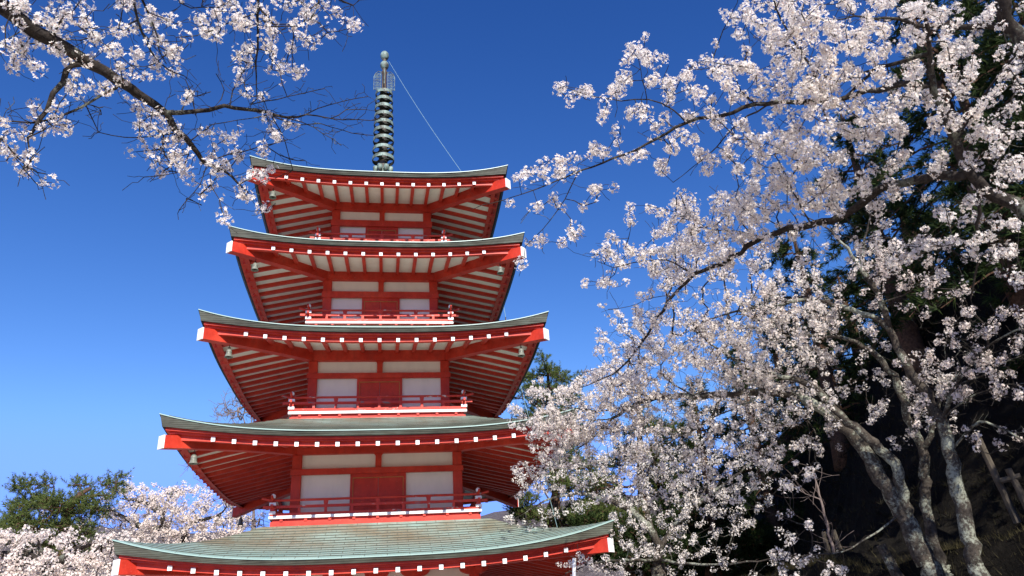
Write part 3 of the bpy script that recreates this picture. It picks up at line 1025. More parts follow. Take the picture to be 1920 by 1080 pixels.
CELL_X, CELL_Y = 40.0, 45.0
def cell_targets(tree, rows, x0, y0, rg, pick=lambda px, py: 1.0, rho=0.054, gain=1.0, sd=(0.22, 0.004), back=0.03, focus=(1760, 420), local_gain=None, per_spray=4.0):
    """blossom density read off the photograph in 40 x 45 pixel cells, spread in depth round the nearest limb"""
    out = []
    for j, row in enumerate(rows):
        for i, ch in enumerate(row):
            c = int(ch) / 10.0
            if c <= 0: continue
            cx, cy = x0 + (i + 0.5) * CELL_X, y0 + (j + 0.5) * CELL_Y
            p = pick(cx, cy)
            if p <= 0: continue
            d, _ = tree.depth(cx, cy)
            n = -math.log(1 - 0.92 * c) * CELL_X * CELL_Y * (d / F_PX) ** 2 / (math.pi * rho * rho) * gain * p
            if local_gain: n *= local_gain(cx, cy)
            n = int(n) + (rg.random() < n - int(n))
            # sprays: short strokes that run outwards, so that gaps stay open between them
            kc = max(1, int(round(n / per_spray)))
            cen = np.stack([rg.uniform(-0.5, 0.5, kc) * CELL_X + cx, rg.uniform(-0.5, 0.5, kc) * CELL_Y + cy], 1)
            ang = np.arctan2((cy - focus[1]) * 0.75, cx - focus[0]) + rg.normal(0, 0.55, kc)
            ln = rg.uniform(18, 46, kc); slope = rg.normal(0, 0.12, kc)
            for q in range(n):
                w_ = rg.integers(kc); f_ = rg.uniform(-0.5, 0.5)
                px = cen[w_, 0] + math.cos(ang[w_]) * ln[w_] * f_ + rg.normal(0, 3.5)
                py = cen[w_, 1] + math.sin(ang[w_]) * ln[w_] * f_ + rg.normal(0, 3.5)
                dd, dist = tree.depth(px, py)
                out.append(at(px, py, dd + np.clip(rg.normal(back, sd[0] + sd[1] * min(dist, 90)), -0.9, 0.9)))
    return out

GRID = [  # x from 960, y from 0, one digit per cell: tenths of blossom cover
    "000000000037" "866756786551",
    "000001100036" "887787557511",
    "000006522456" "678657538525",
    "003444374353" "578545746346",
    "001233324323" "567767733353",
    "000021244565" "666778755664",
    "025434242566" "878745543654",
    "333410021037" "866777432255",
    "123101356688" "767653012542",
    "034002358887" "422232114455",
    "200146567654" "121126565336",
    "000143676434" "564456663114",
    "000012432376" "766753102101",
    "000015668877" "777531024564",
    "000045778887" "675542135553",
    "000166646888" "564324234441",
    "045667767776" "785321354645",
    "378876336655" "443565211010",
    "048636667666" "655102000311",
    "475566777656" "634200000000",
    "345566667666" "510300000000",
    "441345666653" "200000000000",
    "000015555421" "131000000000",
    "002555553311" "421200000000"]

def finish_tree(name, label, cat, tree, base, targets, group=None, kind='near', bark=BARK, petal=PETAL, spur=0, rho=0.054, per=(11, 20), frad=0.0200, along=0.25, lift=0.05, step=0.16, tip=0.0024):
    root = empty(name, tuple(base))
    tag(root, label, cat, group)
    b = np.asarray(base, float)
    rg = tree.rng
    ends = tree.grow(targets, lift=lift, step=step) if len(targets) else []
    nodes_before = tree.n
    if spur: tree.spurs(spur)
    tree.finish(tip=tip)
    for which, nm in ((True, 'trunk'), (False, 'twigs')):
        r = tree.wood_mesh(which)
        if r is None: continue
        np_mesh(nm, r[0] - b, r[1], [bark if which else BARK], root, smooth=True)
    if len(targets):
        cen = [tree.P[i] for i in ends]
        extra = [tree.P[i] + rg.standard_normal(3) * 0.02 for i in rg.integers(0, nodes_before, int(len(ends) * along)) if not tree.limb[i]]
        cs, ns = bunches(np.array(cen), rg, per, rho)
        if extra:
            c2, n2 = bunches(np.array(extra), rg, (3, 7), rho * 0.7)
            cs, ns = np.vstack([cs, c2]), np.vstack([ns, n2])
        fr = frad * rg.uniform(0.85, 1.12, len(cs))
        V, F, mi = (flowers if kind == 'near' else florets)(cs, ns, fr, rg)
        np_mesh('blossom', V - b, F, [petal, HEART], root, mi)
    return root

def on_hill(x, y): return max(0.0, float(hill_z(x, y)) if x - xb(y) > -2.8 else 0.0)
CH = 'flowering cherry trees'

# ---- A: the large near cherry whose limbs reach in from the right
A_ = Woody(1); A_.thin = 0.58
bx = at(2150, 900, 7.6); bz = on_hill(bx[0], bx[1]) - 0.1
A_.limb_world([(bx[0] + 0.15, bx[1] + 0.1, bz), (bx[0] + 0.05, bx[1], bz + 0.9), at(2080, 560, 7.6), at(1990, 432, 7.6)], [0.24, 0.18, 0.15, 0.13])
A_.limb_pix([(1990, 432, 7.6), (1920, 395, 7.6), (1865, 362, 7.6), (1820, 325, 7.5), (1778, 240, 7.4), (1752, 165, 7.3), (1745, 100, 7.2), (1738, 30, 7.1), (1733, -70, 7.0)], [0.12, 0.105, 0.095, 0.07, 0.055, 0.05, 0.035, 0.025, 0.02])
A_.limb_pix([(1748, 158, 7.3), (1680, 163, 7.2), (1600, 180, 7.15), (1550, 188, 7.1), (1480, 191, 7.0), (1418, 197, 6.95), (1350, 215, 6.9), (1288, 228, 6.85), (1230, 262, 6.8), (1170, 290, 6.75), (1090, 318, 6.7), (1020, 348, 6.65), (960, 370, 6.6), (905, 384, 6.55)], [0.045, 0.04, 0.036, 0.028, 0.022, 0.015, 0.008, 0.004])
A_.limb_pix([(1085, 320, 6.7), (1070, 352, 6.72), (1045, 395, 6.75), (1018, 430, 6.8), (985, 462, 6.85)], [0.009, 0.004])
A_.limb_pix([(1286, 229, 6.85), (1262, 206, 6.8), (1215, 187, 6.75), (1140, 186, 6.7), (1085, 172, 6.65), (1043, 155, 6.6)], [0.012, 0.004])
A_.limb_pix([(1213, 187, 6.75), (1205, 150, 6.7), (1197, 110, 6.7)], [0.007, 0.003])
A_.limb_pix([(1248, 200, 6.8), (1262, 175, 6.75), (1275, 150, 6.7)], [0.006, 0.003])
A_.limb_pix([(1548, 188, 7.1), (1528, 140, 7.0), (1490, 80, 6.9), (1455, 15, 6.8), (1440, -40, 6.75)], [0.02, 0.008])
A_.limb_pix([(1440, 196, 7.0), (1385, 228, 7.05), (1345, 275, 7.1), (1300, 312, 7.1), (1262, 342, 7.1)], [0.014, 0.004])
A_.limb_pix([(1418, 197, 6.95), (1390, 170, 6.9), (1370, 130, 6.85), (1340, 128, 6.8), (1300, 131, 6.8)], [0.01, 0.004])
A_.limb_pix([(1580, 186, 7.1), (1640, 130, 7.3), (1660, 122, 7.4), (1745, 100, 7.2)][::-1], [0.03, 0.02])
A_.limb_pix([(1640, 130, 7.3), (1560, 150, 7.2), (1500, 100, 7.2), (1450, 60, 7.1)], [0.018, 0.005])
A_.limb_pix([(1820, 325, 7.5), (1740, 335, 7.7), (1652, 357, 7.9), (1600, 395, 8.0), (1540, 418, 8.05), (1480, 430, 8.1), (1440, 441, 8.15), (1400, 462, 8.2), (1340, 500, 8.25), (1300, 513, 8.3), (1260, 555, 8.35), (1215, 625, 8.45), (1165, 690, 8.5), (1115, 715, 8.5), (1088, 726, 8.5)], [0.075, 0.065, 0.06, 0.05, 0.038, 0.026, 0.016, 0.006])
A_.limb_pix([(1300, 513, 8.3), (1250, 488, 8.2), (1200, 490, 8.15), (1150, 500, 8.1), (1120, 490, 8.1)], [0.014, 0.004])
A_.limb_pix([(1432, 446, 8.15), (1380, 435, 8.1), (1330, 430, 8.0), (1280, 402, 7.95), (1215, 385, 7.9)], [0.014, 0.004])
A_.limb_pix([(1522, 423, 8.05), (1497, 375, 7.9), (1470, 320, 7.8), (1452, 290, 7.7)], [0.016, 0.007])
A_.limb_pix([(1510, 385, 8.0), (1560, 345, 7.9), (1620, 325, 7.8), (1680, 290, 7.7)], [0.012, 0.005])
A_.limb_pix([(1260, 555, 8.35), (1225, 558, 8.3), (1180, 575, 8.3), (1140, 580, 8.3)], [0.008, 0.003])
A_.limb_pix([(1990, 432, 7.6), (1985, 250, 7.6), (1920, 88, 7.6), (1885, 30, 7.55), (1878, -60, 7.5)], [0.12, 0.11, 0.10, 0.085])
A_.limb_pix([(1900, 55, 7.58), (1850, 50, 7.5), (1800, 52, 7.45), (1740, 50, 7.4), (1680, 37, 7.3), (1620, 33, 7.2), (1565, 38, 7.1)], [0.055, 0.045, 0.03, 0.018, 0.008])
A_.limb_pix([(1790, 262, 7.4), (1830, 205, 7.3), (1868, 145, 7.25), (1915, 92, 7.2), (1960, 40, 7.2)], [0.018, 0.008])
A_.limb_pix([(1800, 290, 7.45), (1860, 225, 7.4), (1930, 180, 7.4)], [0.014, 0.006])
A_.limb_pix([(1832, 340, 7.5), (1835, 420, 7.6), (1832, 490, 7.7), (1820, 560, 7.8)], [0.032, 0.022, 0.012])
A_.limb_pix([(1930, 400, 7.6), (1945, 460, 7.5), (1900, 470, 7.5), (1850, 500, 7.5)], [0.02, 0.008])
pickA = lambda px, py: 1.0 if py < 480 or (py < 560 and (px < 1240 or px > 1760)) else (0.6 if py < 590 and px < 1300 else (0.5 if py < 720 and px < 1260 - (py - 590) * 0.4 and px > 1090 else 0.0))
A_.limb_world([at(1990, 432, 7.6), (5.2, 4.9, 5.2), (6.2, 4.3, 6.0), (7.4, 3.7, 6.6)], [0.11, 0.08, 0.05, 0.02])  # unseen limbs and blossom from here, added to throw dappled shade on the bank
A_.limb_world([(5.2, 4.9, 5.2), (5.6, 4.6, 6.3), (5.9, 4.4, 7.6)], [0.07, 0.04, 0.015])
A_.limb_world([(6.2, 4.3, 6.0), (7.0, 5.0, 6.2), (7.9, 5.6, 6.4)], [0.05, 0.03, 0.012])
tg = cell_targets(A_, GRID, 960, 0, A_.rng, pickA, gain=GA, local_gain=lambda x, y: 1.55 if x < 1560 else (1.2 if x < 1700 else 1.0))
for c_, s_, k_ in (((5.9, 4.4, 6.4), (0.55, 0.5, 0.6), 80), ((7.0, 4.2, 6.2), (0.7, 0.6, 0.5), 90), ((7.8, 4.9, 6.4), (0.6, 0.6, 0.5), 60)):
    tg += [np.array(c_) + A_.rng.standard_normal(3) * s_ for _ in range(k_)]
finish_tree('cherry_tree', 'largest pale cherry, its heavy limbs reaching in from the right edge of the picture', 'cherry tree', A_, (bx[0], bx[1], bz), tg, CH, spur=900, bark=BARK, frad=0.0170, rho=0.050, per=(13, 24), along=0.7)

# ---- B: the cherry with the leaning double trunk
B_ = Woody(2); B_.thin = 0.62
def foot(px, py, d):
    p = at(px, py, d); return np.array([p[0], p[1], on_hill(p[0], p[1]) - 0.1])
fb = foot(1760, 1110, 10.2)
B_.limb_world([fb, at(1752, 1085, 10.2), at(1738, 1060, 10.2)], [0.155, 0.125, 0.118], attach=False)
B_.limb_pix([(1738, 1060, 10.2), (1712, 1000, 10.2), (1690, 960, 10.2), (1655, 900, 10.2), (1625, 850, 10.25), (1595, 812, 10.3), (1560, 780, 10.35), (1510, 748, 10.4), (1450, 735, 10.5), (1380, 738, 10.6), (1300, 742, 10.7), (1230, 746, 10.8), (1190, 760, 10.9), (1150, 785, 11), (1115, 815, 11.1), (1075, 850, 11.2), (1040, 885, 11.3)], [0.185, 0.16, 0.15, 0.12, 0.11, 0.095, 0.08, 0.065, 0.05, 0.03, 0.015, 0.006])
B_.limb_pix([(1700, 975, 10.2), (1692, 920, 10.15), (1678, 870, 10.1), (1640, 832, 10.05), (1600, 800, 10.0), (1565, 765, 10.0), (1520, 722, 10.0), (1470, 705, 10.0), (1400, 690, 10.1), (1340, 650, 10.2), (1290, 610, 10.3)], [0.11, 0.10, 0.08, 0.06, 0.035, 0.01])
B_.limb_pix([(1240, 745, 10.8), (1190, 735, 10.7), (1196, 690, 10.6), (1203, 640, 10.5), (1240, 600, 10.5)], [0.022, 0.006])
B_.limb_pix([(1190, 760, 10.9), (1130, 770, 10.8), (1060, 765, 10.8), (1000, 780, 10.8)], [0.02, 0.006])
B_.limb_pix([(1355, 740, 10.6), (1320, 795, 10.6), (1235, 830, 10.6), (1195, 850, 10.7), (1130, 880, 10.8)], [0.03, 0.006])
B_.limb_pix([(1320, 795, 10.6), (1240, 842, 10.5), (1205, 900, 10.5), (1170, 945, 10.5)], [0.014, 0.005])
B_.limb_pix([(1235, 835, 10.6), (1222, 880, 10.5), (1205, 935, 10.5)], [0.009, 0.004])
B_.limb_pix([(1440, 735, 10.5), (1380, 765, 10.4), (1320, 790, 10.4), (1260, 815, 10.4)], [0.02, 0.006])
B_.limb_pix([(1300, 742, 10.7), (1240, 700, 10.6), (1260, 660, 10.5), (1320, 620, 10.5), (1380, 590, 10.4)], [0.018, 0.006])
B_.limb_pix([(1150, 785, 11), (1100, 790, 11), (1050, 800, 11), (1010, 820, 11)], [0.016, 0.005])
def pickB(px, py):
    if 470 < py < 585 and px >= 1240 and px < 1580: return 0.75
    if 585 <= py < 1000 and px < 1560:
        return 0.85 if px < 1440 else 0.55
    if py >= 1000 and px > 1430 and px < 1700: return 0.9
    return 0.0
def pickB2(px, py):
    v = pickB(px, py)
    return v * (1.0 if py < 810 else max(0.0, 1 - (py - 810) / 160.0) if px < 1440 else 1.0)
B_.limb_pix([(1690, 960, 10.2), (1640, 1000, 9.9), (1580, 1035, 9.7), (1520, 1040, 9.6), (1440, 1060, 9.6)], [0.02, 0.005])
tg = cell_targets(B_, GRID, 960, 0, B_.rng, pickB2, gain=GB, local_gain=lambda x, y: 2.6 if (x < 1240 and 690 < y < 850) else ((1.5 if y < 700 else 1.0) if x < 1500 else 1.0), focus=(1660, 900), rho=0.046, sd=(0.3, 0.005))
finish_tree('cherry_tree', 'white cherry with leaning forked dark trunk, its boughs spreading left to the pagoda roofs', 'cherry tree', B_, fb, tg, CH, spur=1500, bark=BARK_L, frad=0.0148, rho=0.043, per=(13, 22), along=0.7)

# ---- C: the slim pale trunk in the middle
C_ = Woody(3); C_.thin = 0.58
fcb = foot(1785, 1110, 10.6)
C_.limb_world([fcb, at(1772, 1085, 10.6), at(1762, 1062, 10.6)], [0.09, 0.077, 0.072], attach=False)
C_.limb_pix([(1762, 1062, 10.6), (1748, 1010, 10.6), (1736, 950, 10.6), (1738, 890, 10.6), (1731, 842, 10.6), (1712, 800, 10.6), (1690, 740, 10.6), (1676, 706, 10.6), (1655, 682, 10.6), (1630, 655, 10.6), (1595, 637, 10.6), (1548, 630, 10.7), (1480, 628, 10.8), (1430, 618, 10.9), (1380, 610, 11)], [0.12, 0.105, 0.095, 0.08, 0.065, 0.045, 0.03, 0.012])
C_.limb_pix([(1731, 842, 10.6), (1744, 815, 10.55), (1752, 785, 10.5), (1768, 740, 10.4), (1800, 700, 10.3), (1850, 670, 10.2)], [0.07, 0.05, 0.025, 0.008])
C_.limb_pix([(1595, 637, 10.6), (1560, 675, 10.5), (1520, 690, 10.5), (1470, 700, 10.5)], [0.02, 0.006])
pickC = lambda px, py: (0.5 if 585 < py < 830 and 1400 <= px < 1690 else (0.9 if 690 < py < 850 and 1560 < px < 1800 else 0.0))
tg = cell_targets(C_, GRID, 960, 0, C_.rng, pickC, gain=GB, focus=(1660, 900), rho=0.048)
finish_tree('cherry_tree', 'slim cherry with pale lichened trunk between the two thicker cherry trunks', 'cherry tree', C_, fcb, tg, CH, spur=350, bark=BARK_L, frad=0.0152, rho=0.044, per=(13, 22), along=0.7)

# ---- D: the right hand trunk
D_ = Woody(4); D_.thin = 0.6
fd = foot(1842, 1110, 9.8)
D_.limb_world([fd, at(1836, 1085, 9.8), at(1828, 1060, 9.8)], [0.105, 0.09, 0.086], attach=False)
D_.limb_pix([(1828, 1060, 9.8), (1812, 985, 9.8), (1792, 905, 9.8), (1778, 840, 9.8), (1766, 790, 9.8), (1745, 750, 9.85), (1720, 714, 9.9), (1700, 684, 9.95), (1684, 650, 10), (1666, 615, 10), (1632, 594, 10), (1580, 574, 10), (1530, 563, 10.1), (1480, 567, 10.1), (1440, 574, 10.2), (1390, 582, 10.3), (1330, 600, 10.4), (1285, 625, 10.5)], [0.14, 0.13, 0.115, 0.105, 0.09, 0.075, 0.06, 0.048, 0.038, 0.03, 0.02, 0.008])
D_.limb_pix([(1668, 618, 10), (1652, 570, 10), (1628, 525, 10), (1604, 488, 10), (1578, 456, 10), (1545, 425, 10), (1500, 400, 10)], [0.06, 0.055, 0.04, 0.02, 0.008])
D_.limb_pix([(1615, 505, 10), (1622, 450, 10), (1635, 390, 10)], [0.03, 0.012])
D_.limb_pix([(1765, 790, 9.8), (1790, 725, 9.6), (1840, 660, 9.4), (1900, 622, 9.3), (1960, 600, 9.2)], [0.045, 0.02, 0.008])
D_.limb_pix([(1790, 725, 9.6), (1840, 705, 9.5), (1880, 680, 9.4), (1930, 660, 9.4)], [0.018, 0.008])
D_.limb_pix([(1628, 525, 10), (1680, 500, 9.9), (1740, 470, 9.8), (1790, 450, 9.8)], [0.02, 0.006])
D_.limb_pix([(1652, 570, 10), (1690, 555, 9.9), (1730, 530, 9.8), (1770, 520, 9.8)], [0.018, 0.006])
D_.limb_pix([(1780, 850, 9.8), (1820, 800, 9.8), (1850, 792, 9.8), (1880, 805, 9.8), (1930, 830, 9.8)], [0.03, 0.022, 0.018])
D_.limb_pix([(1766, 790, 9.8), (1810, 750, 9.5), (1870, 725, 9.4), (1925, 718, 9.4)], [0.02, 0.006])
pickD = lambda px, py: (1.0 if 430 < py < 560 and 1600 < px < 1780 else (1.0 if 560 <= py < 850 and px >= 1680 else (0.45 if 540 <= py < 640 and 1400 < px < 1680 else 0.0)))
tg = cell_targets(D_, GRID, 960, 0, D_.rng, pickD, gain=GB, focus=(1660, 900))
finish_tree('cherry_tree', 'pinker cherry with the straight speckled trunk, rightmost of three trunks on the bank', 'cherry tree', D_, fd, tg, CH, spur=900, bark=BARK_L, petal=PETAL_P, frad=0.0155, rho=0.046, per=(13, 22), along=0.6)

# ---- E: cherry behind the right corner of the lowest roof
E_ = Woody(6); E_.thin = 0.65
fe = foot(1238, 1100, 16.5)
E_.limb_world([fe, at(1236, 1090, 16.5), at(1232, 1060, 16.5)], [0.2, 0.16, 0.15], attach=False)
E_.limb_pix([(1232, 1060, 16.5), (1235, 1030, 16.4), (1225, 1000, 16.3), (1200, 970, 16.2), (1175, 952, 16.2), (1140, 938, 16.1), (1090, 926, 16), (1030, 936, 15.9), (985, 962, 15.8)], [0.14, 0.12, 0.09, 0.05, 0.015])
E_.limb_pix([(1225, 1000, 16.3), (1213, 960, 16.6), (1200, 925, 16.8), (1202, 890, 17), (1235, 850, 17.1), (1270, 815, 17.2)], [0.08, 0.05, 0.012])
E_.limb_pix([(1235, 1035, 16.4), (1262, 990, 16.4), (1302, 950, 16.3), (1362, 905, 16.2), (1430, 850, 16), (1480, 800, 16)], [0.09, 0.05, 0.012])
E_.limb_pix([(1235, 1050, 16.4), (1300, 1058, 15.8), (1400, 1055, 15.2), (1480, 1040, 14.8)], [0.05, 0.012])
E_.limb_pix([(1232, 1050, 16.4), (1170, 1050, 15.2), (1120, 1055, 14.6), (1060, 1075, 14)], [0.05, 0.012])
E_.limb_pix([(1302, 950, 16.3), (1330, 900, 16.6), (1330, 850, 16.8)], [0.03, 0.01])
def pickE(px, py):
    if px > 1600: return 0
    if py < 700: return 0
    if py < 810: return 0.35 if 1250 < px < 1500 else 0.0
    return min(1.0, 0.5 + (py - 810) / 150.0) if px < 1440 else 0.6 * (py > 1000)
tg = cell_targets(E_, GRID, 960, 0, E_.rng, pickE, focus=(1260, 1100), rho=0.075, gain=GE, sd=(0.4, 0.006))
finish_tree('cherry_tree', 'white cherry with lichened trunk just behind the right tip of the lowest roof', 'cherry tree', E_, fe, tg, CH, 'far', spur=300, bark=BARK_L, rho=0.065, per=(13, 20), frad=0.0185, step=0.3, tip=0.004)

# ---- F: branch that hangs in from the upper left
F_ = Woody(7); F_.thin = 0.80
FGRID = ["446623552356465430", "574342352446553100", "344435354025641000", "000444311004300000", "133100354001300000", "434200443342320000", "320000245443200000", "032000024354400000", "000000000024300000"]
F_.limb_world([(-4.7, 1.9, -0.1), (-4.65, 2.0, 1.5), (-4.4, 2.3, 3.2), at(-420, -60, 5.6), at(-200, -80, 5.6)], [0.26, 0.21, 0.17, 0.12, 0.105])
F_.limb_pix([(-200, -80, 5.6), (-80, -30, 5.65), (0, 14, 5.7), (65, 57, 5.75), (130, 97, 5.8), (200, 137, 5.85), (262, 182, 5.9), (310, 215, 5.95), (345, 260, 6), (385, 302, 6.05), (420, 317, 6.1), (450, 345, 6.1), (478, 372, 6.15)], [0.085, 0.07, 0.06, 0.052, 0.045, 0.038, 0.03, 0.022, 0.014, 0.009, 0.004])
F_.limb_pix([(310, 212, 5.95), (370, 210, 6), (440, 200, 6.1), (500, 212, 6.15), (540, 222, 6.2), (575, 214, 6.25), (620, 222, 6.3), (695, 226, 6.4)], [0.022, 0.018, 0.013, 0.007, 0.004], record=True)
F_.limb_pix([(135, 122, 5.8), (115, 157, 5.75), (88, 205, 5.7), (58, 252, 5.65)], [0.024, 0.022, 0.017, 0.013], record=False)
F_.limb_pix([(218, 165, 5.85), (165, 193, 5.8), (112, 218, 5.75), (60, 230, 5.7), (-10, 228, 5.65)], [0.012, 0.005])
F_.limb_pix([(-20, 235, 5.65), (20, 280, 5.65), (55, 315, 5.65), (86, 326, 5.65)], [0.008, 0.004])
F_.limb_pix([(-200, -80, 5.6), (-60, -120, 5.6), (100, -90, 5.7), (260, -50, 5.8), (420, -50, 5.9), (490, -45, 6), (600, -20, 6.1), (662, 10, 6.2)], [0.06, 0.05, 0.035, 0.02, 0.006])
F_.limb_pix([(478, -48, 6), (484, 0, 6), (484, 60, 6.05), (480, 120, 6.1), (482, 185, 6.15)], [0.014, 0.012, 0.009, 0.004])
F_.limb_pix([(250, -52, 5.8), (252, 10, 5.85), (268, 60, 5.9), (285, 95, 5.95), (312, 130, 6), (345, 142, 6)], [0.013, 0.004])
F_.limb_pix([(262, -10, 5.85), (290, 50, 5.95), (300, 92, 6), (312, 120, 6.05)], [0.01, 0.003])
F_.limb_pix([(484, 25, 6), (420, 45, 5.95), (370, 65, 5.9), (330, 70, 5.9)], [0.006, 0.003])
F_.limb_pix([(320, -50, 5.85), (340, 5, 5.9), (380, 15, 5.9), (440, 10, 6)], [0.006, 0.003])
F_.limb_pix([(350, 270, 6), (400, 235, 6), (470, 222, 6.1)], [0.006, 0.003])
F_.limb_pix([(385, 302, 6.05), (430, 290, 6.1), (490, 275, 6.15), (540, 262, 6.2)], [0.007, 0.003])
F_.limb_pix([(325, 250, 6), (260, 258, 5.95), (185, 248, 5.9)], [0.006, 0.003])
F_.limb_pix([(300, 250, 5.95), (310, 290, 5.95), (325, 325, 5.95), (270, 332, 5.95)], [0.005, 0.003])
F_.limb_pix([(390, 305, 6.05), (375, 345, 6.05), (335, 395, 6.05)], [0.005, 0.003])
nrec = len(F_.limb_px)
for pts in ([(540, 222), (590, 238), (640, 273)], [(470, 196), (540, 182), (608, 166)], [(510, 220), (535, 265), (549, 318)], [(575, 214), (620, 195), (690, 181)],
            [(500, 212), (560, 235), (600, 232), (660, 250), (700, 254)], [(430, 200), (445, 150), (465, 125)], [(365, 208), (362, 180), (348, 150)], [(370, 180), (395, 172)],
            [(400, 203), (420, 170), (405, 138)], [(160, 195), (185, 200), (190, 215)], [(500, 275), (545, 300), (570, 300)], [(620, 222), (650, 208), (685, 205)], [(350, 372), (378, 385)]):
    F_.limb_pix([(x, y, 5.95 + 0.0006 * x + 0.05 * i) for i, (x, y) in enumerate(pts)], [0.0055, 0.003], record=False)
def pickF(px, py): return 0.55 if (px > 480 and 150 < py < 240) else 1.0
tg = cell_targets(F_, FGRID, 0, 0, F_.rng, pickF, gain=GF, rho=0.046, per_spray=2.2, back=0.0, focus=(-250, -250), sd=(0.15, 0.003))
finish_tree('cherry_tree', 'cherry bough hanging in from the upper left corner with a broken dead stub', 'cherry tree', F_, (-4.7, 1.9, -0.1), tg, CH, spur=700, bark=BARK, frad=0.0168, rho=0.045, per=(11, 20), along=0.4, lift=0.08, tip=0.0021)

# ---- cherries at the lower left
def far_tree(seed, px, py, d, limbs, rows, x0, y0, name, label, cat, gain=1.0, group=CH, petal=PETAL_P, r0=0.16, base_d=None):
    t = Woody(seed)
    b = foot(px, py, base_d or d)
    b[2] = on_hill(b[0], b[1]) - 0.05
    top = at(limbs[0][0][0], limbs[0][0][1], d)
    t.limb_world([b, b * 0.5 + top * 0.5 + [0.1, 0, 0], top], [r0 * 1.3, r0, r0 * 0.8], attach=False, step=0.4)
    for l in limbs:
        t.limb_pix([(x, y, d + dz) for x, y, dz in l], [r0 * 0.75, r0 * 0.4, 0.02], step=0.3)
    tg = cell_targets(t, rows, x0, y0, t.rng, rho=0.10, gain=gain, sd=(0.6, 0.012))
    return finish_tree(name, label, cat, t, b, tg, group, 'far', spur=100, bark=BARK, petal=petal, rho=0.10, per=(13, 22), frad=0.029, step=0.4, tip=0.006, along=0.1)
far_tree(8, 345, 1100, 27, [[(346, 1012, 0), (352, 990, 0), (372, 975, 0.3), (405, 968, 0.5), (425, 950, 0.6)], [(346, 1012, 0), (310, 990, -0.5), (305, 960, -0.4), (318, 935, -0.2), (322, 915, 0)],
         [(310, 990, -0.5), (270, 990, -0.8), (235, 970, -1), (190, 955, -1), (150, 950, -1)], [(305, 960, -0.4), (265, 940, 0), (225, 935, 0.3)]],
         ["000024787653", "001136888887", "000000688885"], 0, 914, 'cherry_tree', 'round topped pink cherry just above the left tip of the lowest roof', 'cherry tree', GL)
far_tree(9, 90, 1300, 20, [[(95, 1120, 0), (90, 1070, 0), (60, 1040, 0.3), (20, 1020, 0.5)], [(90, 1070, 0), (130, 1040, -0.3), (170, 1020, -0.5), (195, 1010, -0.4)], [(90, 1070, 0), (80, 1040, 0.4), (70, 1010, 0.6)], [(60, 1040, 0.3), (-40, 1040, 0.6), (-90, 1030, 1)]],
         ["88765666200", "88888888730", "88888888840", "77777777720"], -80, 995, 'cherry_tree', 'pink cherry filling the lower left corner below the pine', 'cherry tree', GL)

# ---- pines: needle tufts on pads round twisted limbs
def blob_tree(name, label, cat, seed, base_px, d, trunk, blobs, dens, mat, per, length, width, bark=BARK_PINE, group=None, spread=0.75, r0=0.16, upk=0.7, base_d=None):
    t = Woody(seed)
    b = foot(base_px[0], base_px[1], base_d or d)
    b[2] = on_hill(b[0], b[1]) - 0.05
    pts = [b] + [at(x, y, d) for x, y in trunk]
    t.limb_world(pts, np.linspace(r0, r0 * 0.25, len(pts)), attach=False, step=0.35)
    tg = []
    for (cx, cy, rx, ry) in blobs:
        cy += 7
        n = max(3, int(dens * rx * ry / 100.0))
        dd = t.rng.normal(0, 0.6)
        for k in range(n):
            u = unit(t.rng.standard_normal(3)) * t.rng.random() ** 0.4
            tg.append(at(cx + u[0] * rx, cy + u[1] * ry, d + dd + u[2] * rx * d / F_PX))
    tg = np.array(tg)
    root = empty(name, tuple(b)); tag(root, label, cat, group)
    ends = t.grow(tg, step=0.35, lift=0.02)
    t.finish(tip=0.006, cap=0.05)
    for which, nm in ((True, 'trunk'), (False, 'limbs')):
        r = t.wood_mesh(which)
        if r: np_mesh(nm, r[0] - b, r[1], [bark], root, smooth=True)
    c = t.P[ends]
    pa = t.P[t.par[ends]]
    ax = unit(unit(c - pa) + np.array([0, 0, upk]))
    ax = unit(ax + 0.45 * t.rng.standard_normal(ax.shape))
    V, F = shoots(c, ax, t.rng, 26, length * 1.25, length * 0.55, width)
    np_mesh('crown', V - b, F, [mat], root)
    return root
PN = 'pines round the pagoda'
blob_tree('pine_tree', 'green pine with spiky tufted pads standing behind the cherries at the left edge', 'pine tree', 21, (110, 1150), 24, [(118, 1020), (125, 980), (135, 940), (170, 915)],
          [(50, 905, 26, 14), (62, 935, 34, 16), (30, 985, 40, 22), (100, 940, 42, 18), (135, 950, 46, 20), (170, 928, 42, 14), (205, 901, 32, 9), (228, 888, 14, 6), (216, 916, 18, 6), (150, 903, 26, 9), (90, 902, 14, 12), (35, 960, 26, 24), (105, 985, 80, 22), (8, 1000, 30, 20), (190, 952, 22, 10), (120, 1020, 80, 20)],
          17, NEEDLE, 18, 0.22, 0.016, group=PN)
blob_tree('pine_tree', 'tall pine with tufted top behind the right end of the third roof', 'pine tree', 22, (1035, 1000), 27, [(1040, 900), (1035, 800), (1030, 740), (1026, 690)],
          [(1018, 668, 9, 9), (1030, 690, 22, 11), (1000, 702, 20, 9), (1050, 702, 22, 10), (998, 725, 26, 11), (1040, 728, 36, 13), (1084, 708, 8, 12), (1010, 748, 28, 11), (1060, 745, 28, 12), (984, 702, 8, 7), (1030, 775, 60, 16), (1040, 810, 70, 24), (1030, 850, 60, 24)],
          34, NEEDLE, 18, 0.22, 0.018, group=PN)
